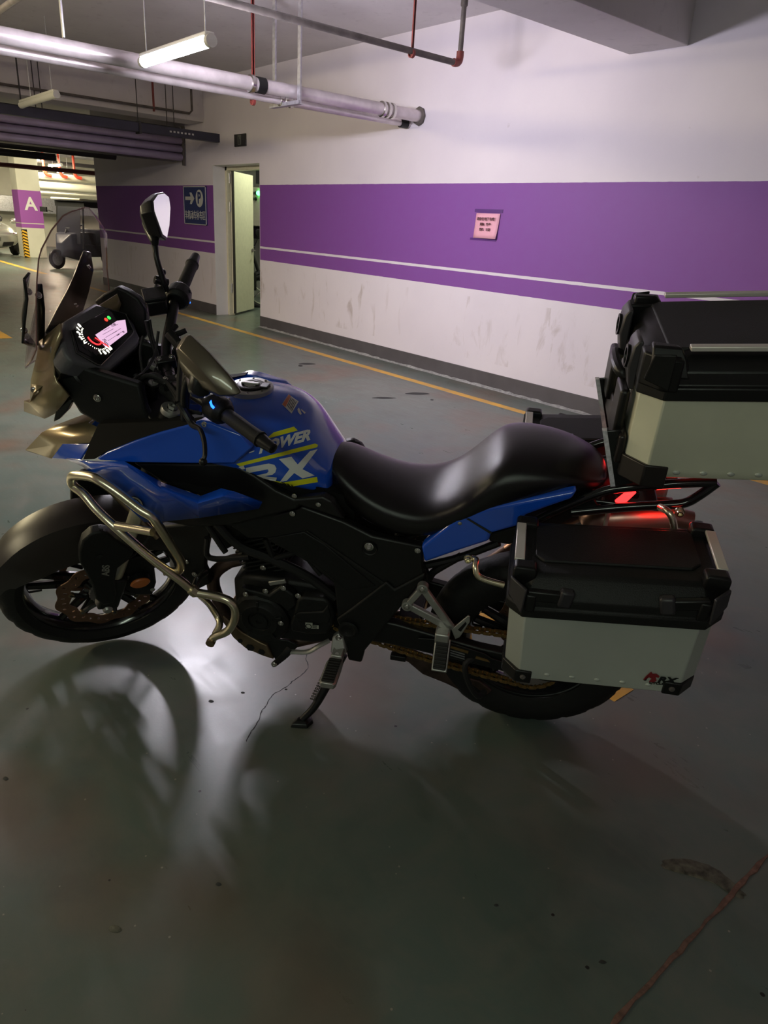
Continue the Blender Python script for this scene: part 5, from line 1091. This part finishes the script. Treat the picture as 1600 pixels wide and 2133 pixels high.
pv.box(P_ + d_ * .045, (.036, .085, .016), rt); pg2 = bo('passenger_footpeg', pv, M_RUB, bevel=.004); pv = G(); pv.box(P_ + d_ * .047 + nrm_ * (.004 if nrm_[1] < 0 else -.004), (.044, .094, .007), rt); bo('peg_tray', pv, M_ALU, pg2, bevel=.003)
for k in range(8): g = G(); g.box(P_ + d_ * (.012 + .010 * k) + nrm_ * -.010 * (1 if nrm_[1] < 0 else -1), (.034, .006, .006), rt); bo('pad_ridge', g, M_RUB, pg2, bevel=.001)
# side stand: foot flat on the floor
ft = W2B(fl(622, 1512)); sp0 = B(714, 1362, .14)
g = G(); g.tube([sp0, sp0 * .35 + ft * .65 + (-.012, 0, 0), ft + (-.01, -.012, .02)], [.016, .013, .011], 12, sub=6); sd = bo('side_stand', g, M_SATIN)
g = G(); fw_ = [fl(605, 1517), fl(640, 1519), fl(653, 1508), fl(650, 1498), fl(628, 1497), fl(610, 1505)]; c_ = sum(fw_) / 6; g.loft([[W2B(p + (0, 0, .002)) for p in fw_], [W2B(p * .9 + c_ * .1 + (0, 0, .014)) for p in fw_], [W2B(p * .5 + c_ * .5 + (0, 0, .022)) for p in fw_]]); bo('stand_foot', g, M_SATIN, sd, bevel=.002)
g = G(); s0, s1 = B(690, 1375, .16), ft + (-.02, -.01, .05); g.tube([s0 + (s1 - s0) * t + np.array((.006 * math.cos(t * 130), 0, .006 * math.sin(t * 130))) for t in np.linspace(.05, .75, 160)], .0016, 5, raw=True); bo('stand_spring', g, M_DPIPE, sd)

# ---- luggage rack
RA = [([(1092, 1098), (1130, 1078), (1190, 1050), (1250, 1026), (1290, 1017), (1360, 1011), (1430, 1006), (1492, 1004)], .13), ([(1190, 1067), (1250, 1061), (1320, 1055), (1380, 1052), (1425, 1048), (1455, 1033), (1494, 1005)], .13)]
for L, y in RA:
    for sg in (1, -1): g = G(); g.tube([(p[0], p[1] * sg, p[2]) for p in pts(L, y)], .0115, 12, sub=4); bo('rack_tube', g, M_GLOSSBLK)
for q in ((1290, 1014), (1400, 1006)): p = B(*q, .12); g = G(); g.box((p[0], 0, p[2]), (.03, .26, .012)); bo('rack_crossbar', g, M_GLOSSBLK, bevel=.003)
for sg in (1, -1):
    P_ = [p * (1, sg, 1) for p in pts([(1259, 898), (1296, 896), (1306, 940), (1312, 985), (1345, 1003), (1276, 1014)], .165)]; g = G(); g.plate(P_, (0, -.006 * sg, 0)); rb_ = bo('rack_bracket', g, M_GLOSSBLK, bevel=.002)
    P_ = [p * (1, sg, 1) for p in pts([(1255, 898), (1265, 898), (1282, 1013), (1272, 1014)], .1675)]; g = G(); g.plate(P_, (0, -.018 * sg, 0)); bo('bracket_edge', g, mat('worn_edge', (.62, .60, .66), .4, noise=.3, nscale=90), rb_)
    g = G(); g.bolt(B(1290, 946, .167) * (1, sg, 1), (0, sg, 0), .008, .01); bo('bolt', g, M_STEEL, rb_)
p = B(1315, 992, .0); g = G(); g.box((p[0] + .02, 0, p[2] - .02), (.16, .24, .012)); bo('rack_plate', g, M_GLOSSBLK, bevel=.004)
# tail lamp and number plate holder
tl = bo('tail_lamp', G().plate(pts([(1255, 1040), (1290, 1022), (1335, 1026), (1330, 1044), (1300, 1052), (1262, 1058)], .075), (0, -.15, 0)), M_GLOSSBLK, bevel=.006)
panel('tail_lens', [(1279, 1048), (1303, 1029), (1326, 1027), (1303, 1049)], .118, .012, M_REDGLOW, tl, True, .002)
ll = bpy.data.lights.new('tail_light', 'POINT'); ll.energy = .38; ll.color = (1, .03, .02); ll.shadow_soft_size = .03; lo2 = bpy.data.objects.new('tail_light', ll); COL.objects.link(lo2); lo2.parent = bike; lo2.location = tuple(B(1345, 1050, .03) + (-.06, 0, 0))
# case carrier tubes
for sg in (1, -1):
    for L in ([(972, 1163, .17), (992, 1166, .18), (990, 1182, .20), (1000, 1203, .21), (1050, 1219, .21)], [(1375, 1056, .15), (1392, 1066, .18), (1402, 1085, .19), (1405, 1120, .20), (1400, 1180, .20)], [(1100, 1100, .15), (1120, 1118, .18), (1140, 1125, .20)]):
        g = G(); g.tube([p * (1, sg, 1) for p in (B(*q) for q in L)], .0085, 12); ct_ = bo('case_carrier', g, M_STEEL)
    for q in ((976, 1162, .175), (1093, 1095, .15), (1135, 1098, .15), (1415, 1065, .16)): g = G(); g.bolt(B(*q) * (1, sg, 1), (0, sg, 0), .009, .016); bo('bolt', g, M_STEEL, ct_)

M_BARS = mat('handle_silver', (0.70, 0.66, 0.62), .34, .35)
# ---- luggage cases
def octo(x0, x1, y0, y1, c, z, ci=0.0, sl=0.0, xr=0.0):
    P_ = [(x0 + ci, y0), (x1 - ci, y0), (x1, y0 + ci), (x1, y1 - c), (x1 - c, y1), (x0 + c, y1), (x0, y1 - c), (x0, y0 + ci)]
    return [np.array((x, y, z + sl * (xr - x))) for x, y in P_]
def bar(a, b, w1, w2, m, name, parent, bevel=.002):
    a = np.array(a, float); b = np.array(b, float); d = b - a; L_ = np.linalg.norm(d); d /= L_; u_ = np.cross(d, (0, 0, 1.0)); u_ /= np.linalg.norm(u_); v_ = np.cross(u_, d)
    g = G(); g.box((a + b) / 2, (L_, w1, w2), np.stack([d, u_, v_], 1)); return bo(name, g, m, parent, bevel=bevel)
def side_case(sg):
    SL = .095; X0, X1, Y0, Y1 = -.335, .100, .205, .458; XR = .065
    def F(P): return [np.array(p) * (1, sg, 1) for p in P]
    g = G(); g.loft([F(octo(X0 + .004, X1 - .02, Y0, Y1 - .004, .034, .590, .01, SL * .85, XR)), F(octo(X0 + .006, X1 - .012, Y0, Y1 - .004, .034, .61, .01, SL * .85, XR)), F(octo(X0 + .006, X1 - .004, Y0, Y1 - .004, .034, .785, .01, SL, XR))])
    sc_ = bo('side_case', g, M_CASE, bevel=.003, label='silver aluminium body of the %s side case' % ('left' if sg > 0 else 'right'))
    g = G(); g.loft([F(octo(X0 - .006, X1 + .006, Y0 - .004, Y1 + .006, .038, .780, .012, SL, XR)), F(octo(X0 - .006, X1 + .006, Y0 - .004, Y1 + .006, .038, .803, .012, SL, XR)), F(octo(X0 - .002, X1 + .002, Y0, Y1 + .002, .038, .807, .012, SL, XR)), F(octo(X0 - .002, X1 + .002, Y0, Y1, .038, .828, .012, SL, XR)), F(octo(X0 + .012, X1 - .012, Y0 + .008, Y1 - .028, .036, .864, .012, SL, XR)), F(octo(X0 + .022, X1 - .022, Y0 + .014, Y1 - .040, .034, .872, .012, SL, XR))])
    lid = bo('lid', g, M_TEX, sc_, bevel=.004)
    g = G(); g.loft([F(octo(X0 + .045, X1 - .045, Y0 + .03, Y1 - .075, .02, .872, .012, SL, XR)), F(octo(X0 + .047, X1 - .047, Y0 + .032, Y1 - .077, .02, .878, .012, SL, XR))]); bo('lid_panel', g, M_TEX, sc_, bevel=.002)
    zz = lambda x, z: z + SL * (XR - x)
    for xe, dr in ((X1 - .006, 1), (X0 + .006, -1)):
        for yc, yl in ((Y0 + .028, -1), (Y1 - .045, 1)):
            g = G(); g.loft([F([np.array((xe + dr * a, yc + b, zz(xe, z))) for a, b in ((.006, -.018), (.006, .018), (-.045, .018), (-.045, -.018))]) for z in (.840, .868, .884)] + [F([np.array((xe + dr * a, yc + b, zz(xe, .891))) for a, b in ((.0, -.015), (.0, .015), (-.04, .015), (-.04, -.015))])]); bo('handle_bracket', g, M_SATIN, sc_, bevel=.004)
        a_, b_ = F([(xe - dr * .006, Y0 + .044, zz(xe, .886)), (xe - dr * .006, Y1 - .062, zz(xe, .886))]); bar(a_, b_, .022, .008, M_BARS, 'lid_handle', sc_)
        xk = xe - dr * .012   # corner moulding of the lid
        g = G(); g.loft([F([np.array((xe + dr * a, Y1 + b, zz(xe, z))) for a, b in ((.008, -.05 - o), (.008, -.034), (-.030, .008), (-.050, .008), (-.05, -.05 - o))]) for z, o in ((.80, 0), (.846, .0))]); bo('corner_moulding', g, M_SATIN, sc_, bevel=.004)
        # triangular lock cover and latch arm
        T_ = F([(xe + dr * .006, Y1 - .032, zz(xe, .866)), (xe - dr * .030, Y1 + .006, zz(xe, .862)), (xe - dr * .026, Y1 + .008, zz(xe, .798)), (xe + dr * .007, Y1 - .028, zz(xe, .825))]); g = G(); g.plate(T_, np.array((dr * .004, .007 * sg, 0))); bo('lock_cover', g, mat('latch_grey', (.028, .025, .030), .42), sc_, bevel=.003)
        a_, b_ = F([(xe - dr * .030, Y1 - .002, zz(xe, .842)), (xe - dr * .105, Y1 - .002, zz(xe - dr * .1, .836))]); bar(a_, b_, .016, .026, M_SATIN, 'latch_arm', sc_, .004)
        a_, b_ = F([(xe - dr * .095, Y1 + .000, zz(xe - dr * .1, .838)), (xe - dr * .125, Y1 - .004, zz(xe - dr * .12, .832))]); bar(a_, b_, .022, .042, MATS['latch_grey'], 'latch_grip', sc_, .006)
        # corner shoe at the foot
        g = G(); g.loft([F([np.array((xe + dr * (a - .004), Y1 + b, z + SL * .85 * (XR - xe))) for a, b in ((.004, -.10), (.004, -.035), (-.028, .001), (-.065, .001), (-.065, -.01), (-.03, -.012), (-.008, -.04), (-.008, -.10))]) for z in (.584, .620)]); bo('corner_shoe', g, M_SATIN, sc_, bevel=.003)
        g = G(); p_ = F([(xe - dr * .05, Y1 + .001, .603 + SL * .85 * (XR - xe))])[0]; g.bolt(p_, (0, sg, 0), .005, .004); bo('bolt', g, M_DPIPE, sc_)
    for k in range(5):
        x = -.01 - .055 * k; p_ = F([(x, Y1 - .004, .608 + SL * .85 * (XR - x))])[0]; g = G(); g.ball(p_, (.007, .0025, .0045), 6); bo('rivet_dimple', g, M_CASE, sc_)
    return sc_
lc = side_case(1); side_case(-1)
# badge on the left case: small horse-head emblem with lettering
def on_face(px, py, y=.4565): return B(px, py, y)
u_ = B(1410, 1424, .457) - B(1350, 1419, .457); u_ /= np.linalg.norm(u_); v_ = np.cross((0, 1, 0), u_); v_ = v_ if v_[2] > 0 else -v_
g = place(text_geo('RX', .022, .0006, off=.0010, shear=.25), B(1388, 1417, .4575), u_ * 1.25, v_, (0, 1, 0)); bo('badge_lettering', g, M_GLOSSBLK, lc, smooth_=False)
g = place(text_geo('CYCLONE', .008, .0006, off=.0004), B(1376, 1424.5, .4575), u_ * 1.3, v_, (0, 1, 0)); bo('badge_lettering', g, M_GLOSSBLK, lc, smooth_=False)
for nm, L, m_ in (('badge_crest', [(1340, 1416), (1346, 1409), (1354, 1402), (1357, 1400), (1360, 1404), (1368, 1404), (1374, 1409), (1372, 1412), (1366, 1411), (1368, 1418), (1360, 1423), (1352, 1420), (1358, 1414), (1352, 1411), (1345, 1416)], mat('badge_red', (.20, .015, .02), .3)), ('badge_mane', [(1341, 1418), (1348, 1409), (1352, 1404), (1350, 1411), (1346, 1418)], M_GLOSSBLK)):
    g = G(); g.plate([B(*q, .4575) for q in L], (0, -.0012, 0)); bo(nm, g, m_, lc, smooth_=False)

# top case
def top_case():
    SL = .095; X0, X1, Yw = -.545, -.118, .225; XR = -.15
    g = G(); g.loft([octo2(X0, X1, Yw, .045, z, SL, XR, k) for z, k in ((1.022, .012), (1.045, 0), (1.222, 0))])
    t = bo('top_case', g, mat('top_case_aluminium', (0.72, 0.72, 0.58), .42, .25, noise=.08, nscale=6), bevel=.003, label='silver aluminium body of the top case')
    g = G(); g.loft([octo2(X0 - .008, X1 + .008, Yw + .007, .05, z, SL, XR, k) for z, k in ((1.212, 0), (1.240, 0), (1.243, .006), (1.272, .010), (1.297, .034), (1.303, .046))]); bo('lid', g, M_SATIN, t, bevel=.004)
    g = G(); g.loft([octo2(X0 + .04, X1 - .04, Yw - .05, .02, z, SL, XR, k) for z, k in ((1.299, 0), (1.307, .002))]); bo('lid_panel', g, M_TEX, t, bevel=.002)
    zz = lambda x, z: z + SL * (XR - x)
    for sy in (1, -1):
        for xe, dr in ((X1 - .015, 1), (X0 + .015, -1)):
            yc = sy * (Yw - .024)
            g = G(); g.loft([[np.array((xe + dr * a, yc + sy * b, zz(xe, z) + .0)) for a, b in ((.012, -.030), (.012, .026 - o), (-.07 + o, .026 - o), (-.085 + 2 * o, -.02))] for z, o in ((1.262, 0), (1.300, .012), (1.321, .024))]); bo('handle_bracket', g, M_SATIN, t, bevel=.005)
            g = G(); g.loft([[np.array((xe + dr * a, sy * (Yw + b), zz(xe, z))) for a, b in ((.026, -.075), (.026, -.03), (-.015, .011), (-.05, .011), (-.045, -.06))] for z in (1.235, 1.305)]); bo('corner_moulding', g, M_SATIN, t, bevel=.005)
            T_ = [np.array(q) for q in ((xe + dr * .012, sy * (Yw + .004), zz(xe, 1.312)), (xe - dr * .03, sy * (Yw + .012), zz(xe, 1.318)), (xe - dr * .03, sy * (Yw + .014), zz(xe, 1.240)), (xe + dr * .020, sy * (Yw - .006), zz(xe, 1.255)))]; g = G(); g.plate(T_, (0, sy * .006, 0)); bo('lock_cover', g, M_SATIN, t, bevel=.003)
            g = G(); g.loft([[np.array((xe + dr * (a + .012), sy * (Yw + b - .002), zz(xe, z))) for a, b in ((.010, -.12), (.010, -.04), (-.035, .006), (-.085, .006), (-.085, -.01), (-.04, -.012), (-.006, -.05), (-.006, -.12))] for z in (1.008, 1.062)]); bo('corner_shoe', g, mat('shoe_black', (.014, .010, .010), .35), t, bevel=.003)
        bar((X1 - .075, sy * (Yw - .026), zz(X1 - .08, 1.315)), (X0 + .075, sy * (Yw - .026), zz(X0 + .08, 1.315)), .022, .010, M_BARS, 'lid_handle', t)
        for k in range(5):
            x = -.225 - .055 * k; g = G(); g.ball((x, sy * Yw, zz(x, 1.042)), (.008, .0028, .005), 6); bo('rivet_dimple', g, M_CASE, t)
    # latches on the face turned to the seat
    for y in (-.13, .10):
        g = G(); g.loft([[np.array((X1 + a, y + b, zz(X1, z))) for a, b in ((.006, -.045), (.006 + d_, -.040), (.006 + d_, .040), (.006, .045))] for z, d_ in ((1.20, .012), (1.25, .022), (1.295, .018), (1.31, .008))]); bo('lid_latch', g, MATS['latch_grey'], t, bevel=.005)
        g = G(); g.lathe([(.016, 0), (.024, 0), (.026, .008), (.018, .008)], (X1 + .024, y, zz(X1, 1.262)), (1, 0, 0), 24, closed=True); bo('lock_ring', g, M_SATIN, t)
        g = G(); g.box((X1 + .022, y, zz(X1, 1.14)), (.022, .10, .12)); bo('latch_plate', g, M_SATIN, t, bevel=.008)
    g = G(); g.tube([(X1 + .015, -.08, 1.20), (X1 + .035, -.06, 1.21), (X1 + .035, .05, 1.21), (X1 + .015, .07, 1.20)], .012, 10); bo('carry_handle', g, M_SATIN, t)
    g = G(); g.box((X1 + .012, 0, zz(X1, 1.07)), (.018, .36, .07)); bo('front_bumper', g, MATS['shoe_black'], t, bevel=.006)
    return t
def octo2(X0, X1, Yw, c, z, SL, XR, k=0.0):
    x0, x1, y1 = X0 + k, X1 - k, Yw - k
    P_ = [(x0 + c, -y1), (x1 - c, -y1), (x1, -y1 + c), (x1, y1 - c), (x1 - c, y1), (x0 + c, y1), (x0, y1 - c), (x0, -y1 + c)]
    return [np.array((x, y, z + SL * (XR - x))) for x, y in P_]
top_case()

# ---- graphics on the tank: thin vinyl following the curved side
bpy.context.view_layer.update(); dg = bpy.context.evaluated_depsgraph_get()
te = tank.evaluated_get(dg); tme = te.to_mesh(); bmt = bmesh.new(); bmt.from_mesh(tme); bmesh.ops.triangulate(bmt, faces=bmt.faces); bvh = BVHTree.FromBMesh(bmt)
def decal(name, g, m, parent, y0=.17, lift=.0012):
    # g: flat shape in (px, py) of the side view; laid on the tank side along the lateral axis
    me = bpy.data.meshes.new('d'); me.from_pydata(g.v, [], g.f); b_ = bmesh.new(); b_.from_mesh(me); bmesh.ops.remove_doubles(b_, verts=b_.verts, dist=.01); bmesh.ops.triangulate(b_, faces=b_.faces)
    for _ in range(4):
        es = [e for e in b_.edges if e.calc_length() > 7]
        if not es: break
        bmesh.ops.subdivide_edges(b_, edges=es, cuts=1); bmesh.ops.triangulate(b_, faces=[f for f in b_.faces if len(f.verts) > 3])
    eb = Vector(tuple(BM.T @ (EYE - BO))); bad = []
    for v in b_.verts:
        P_ = Vector(tuple(B(v.co.x, v.co.y, y0))); d = (P_ - eb).normalized(); h, n_, i_, ds = bvh.ray_cast(eb, d)
        if h is None: h, n_, i_, ds = bvh.find_nearest(P_)
        if n_.y < 0 and h.y > 0: n_ = -n_
        v.co = h + n_ * lift
    b_.to_mesh(me); b_.free(); o = bpy.data.objects.new(name, me); COL.objects.link(o); me.materials.append(m); o.parent = parent; me.polygons.foreach_set('use_smooth', [True] * len(me.polygons)); return o
def quad(*L): g = G(); g.add([(a, b, 0) for a, b in L], [tuple(range(len(L)))]); return g
decal('yellow_stripe', quad((553, 915), (570, 901), (612, 889), (620, 897), (598, 903)), M_YELD, tank)
decal('yellow_stripe', quad((492, 966), (656, 924), (662, 927), (660, 932), (500, 971)), M_YELD, tank)
decal('yellow_stripe', quad((560, 1009), (580, 1017), (662, 1004), (660, 993), (630, 998)), M_YELD, tank)
def word(s_, c, ux, uy, size, off, shear=.2, res=2):
    g = text_geo(s_, size, 0, off=off, shear=shear, res=res); return g.tr(lambda p: (c[0] + ux[0] * p[0] + uy[0] * p[1], c[1] + ux[1] * p[0] + uy[1] * p[1], 0))
decal('word_mark', word('POWER', (592, 921), (1, -.27), (.05, -1), 30, 1.5, .25), M_WHD, tank, lift=.0016)
decal('letter_mark', quad((512, 974), (560, 965), (572, 968), (576, 975), (574, 983), (568, 988), (552, 991), (577, 994), (574, 1006), (561, 1008), (530, 990), (556, 985), (560, 981), (558, 977), (514, 985)), M_WHD, tank, lift=.0016)
decal('letter_mark', quad((581, 956), (607, 951), (620, 967), (645, 940), (661, 936), (630, 977), (655, 990), (630, 996), (613, 985), (597, 1001), (583, 1003), (603, 977)), M_WHD, tank, lift=.0016)
decal('letter_mark', quad((497, 972), (508, 969), (511, 976), (505, 977)), M_WHD, tank, lift=.0016)
decal('dash_mark', quad((519, 942), (530, 938), (530, 940), (520, 944)), M_WHD, tank, lift=.0016)
st1 = decal('warning_sticker', quad((601, 822), (622, 837), (607, 862), (587, 843)), mat('sticker_white', (.62, .58, .56), .5), tank, .1)
decal('sticker_heading', quad((601, 823), (606, 826), (594, 849), (588, 843)), mat('sticker_orange', (.50, .12, .04), .5), tank, .1, .0018)
for k in range(5): decal('sticker_text', quad((606 + 2.6 * k, 829 + 1.9 * k), (607 + 2.6 * k, 829.6 + 1.9 * k), (598 + 2.4 * k, 848 + 2.2 * k), (597 + 2.4 * k, 847.3 + 2.2 * k)), M_GLOSSBLK, tank, .1, .0018)
for L in (((619, 853), (622, 850), (624, 853), (628, 863), (625, 865), (620, 859)), ((626, 852), (636, 860), (634, 863), (627, 856))): decal('sticker_figure', quad(*L), MATS['sticker_white'], tank, .1, .0016)
te.to_mesh_clear(); bmt.free()

# ---- keys left hanging at the ignition: their own thing
kp = W2B((0, 0, 0)); kb = BM @ ST((1.055, .03, 1.075)) + BO
ky = thing('key_ring', tuple(kb), 'key ring with thin chains hanging at the handlebar clamp', 'keys')
g = G()
for k in range(3): a0 = .8 * k; c_ = np.array((.01 * k, -.012 * k, -.012 * k)); g.tube([c_ + .016 * (math.cos(a) * np.array((1, 0, 0)) + math.sin(a) * np.array((0, math.cos(a0), math.sin(a0)))) for a in np.linspace(0, 2 * math.pi, 19)[:-1]], .0012, 5, closed=True, raw=True)
obj('ring', g, M_CHROME, ky)
g = G(); g.tube([(0.01, 0, 0), (.03, .01, -.02), (.04, .0, -.05), (.035, -.01, -.08)], .0015, 5); g.tube([(-.01, 0, 0), (-.04, .0, -.012), (-.07, .01, 0)], .0015, 5); obj('chain', g, M_CHROME, ky)
g = G(); g.box((.035, -.01, -.095), (.016, .003, .026)); obj('key_tag', g, M_ALU, ky, bevel=.001)

hy_ = on(129, 40, 0, PX)[1]
t = thing('pipe_hanger', (PX, hy_, PZ + .06), 'weathered galvanised rod holding the thick pipe at far left', 'hanger'); g = G(); g.box((0, 0, (CZ - PZ - .06) / 2), (.03, .012, CZ - PZ - .06)); obj('rod', g, M_GALV, t)
a_ = on(0, 22, 2, 3.05)
t = thing('conduit', (a_[0] - 3, a_[1], 3.05), 'pale conduit running along the ceiling in the top left corner', 'conduit'); g = G(); g.tube([(0, 0, 0), (8, 0, 0)], .028, 12, raw=True); obj('conduit_run', g, M_PIPE, t)
for dx in (1.0, 6.5): g = G(); g.cyl((dx, 0, 0), (dx, 0, CZ - 3.05), .006, n=6); obj('hanger_rod', g, M_GALV, t)
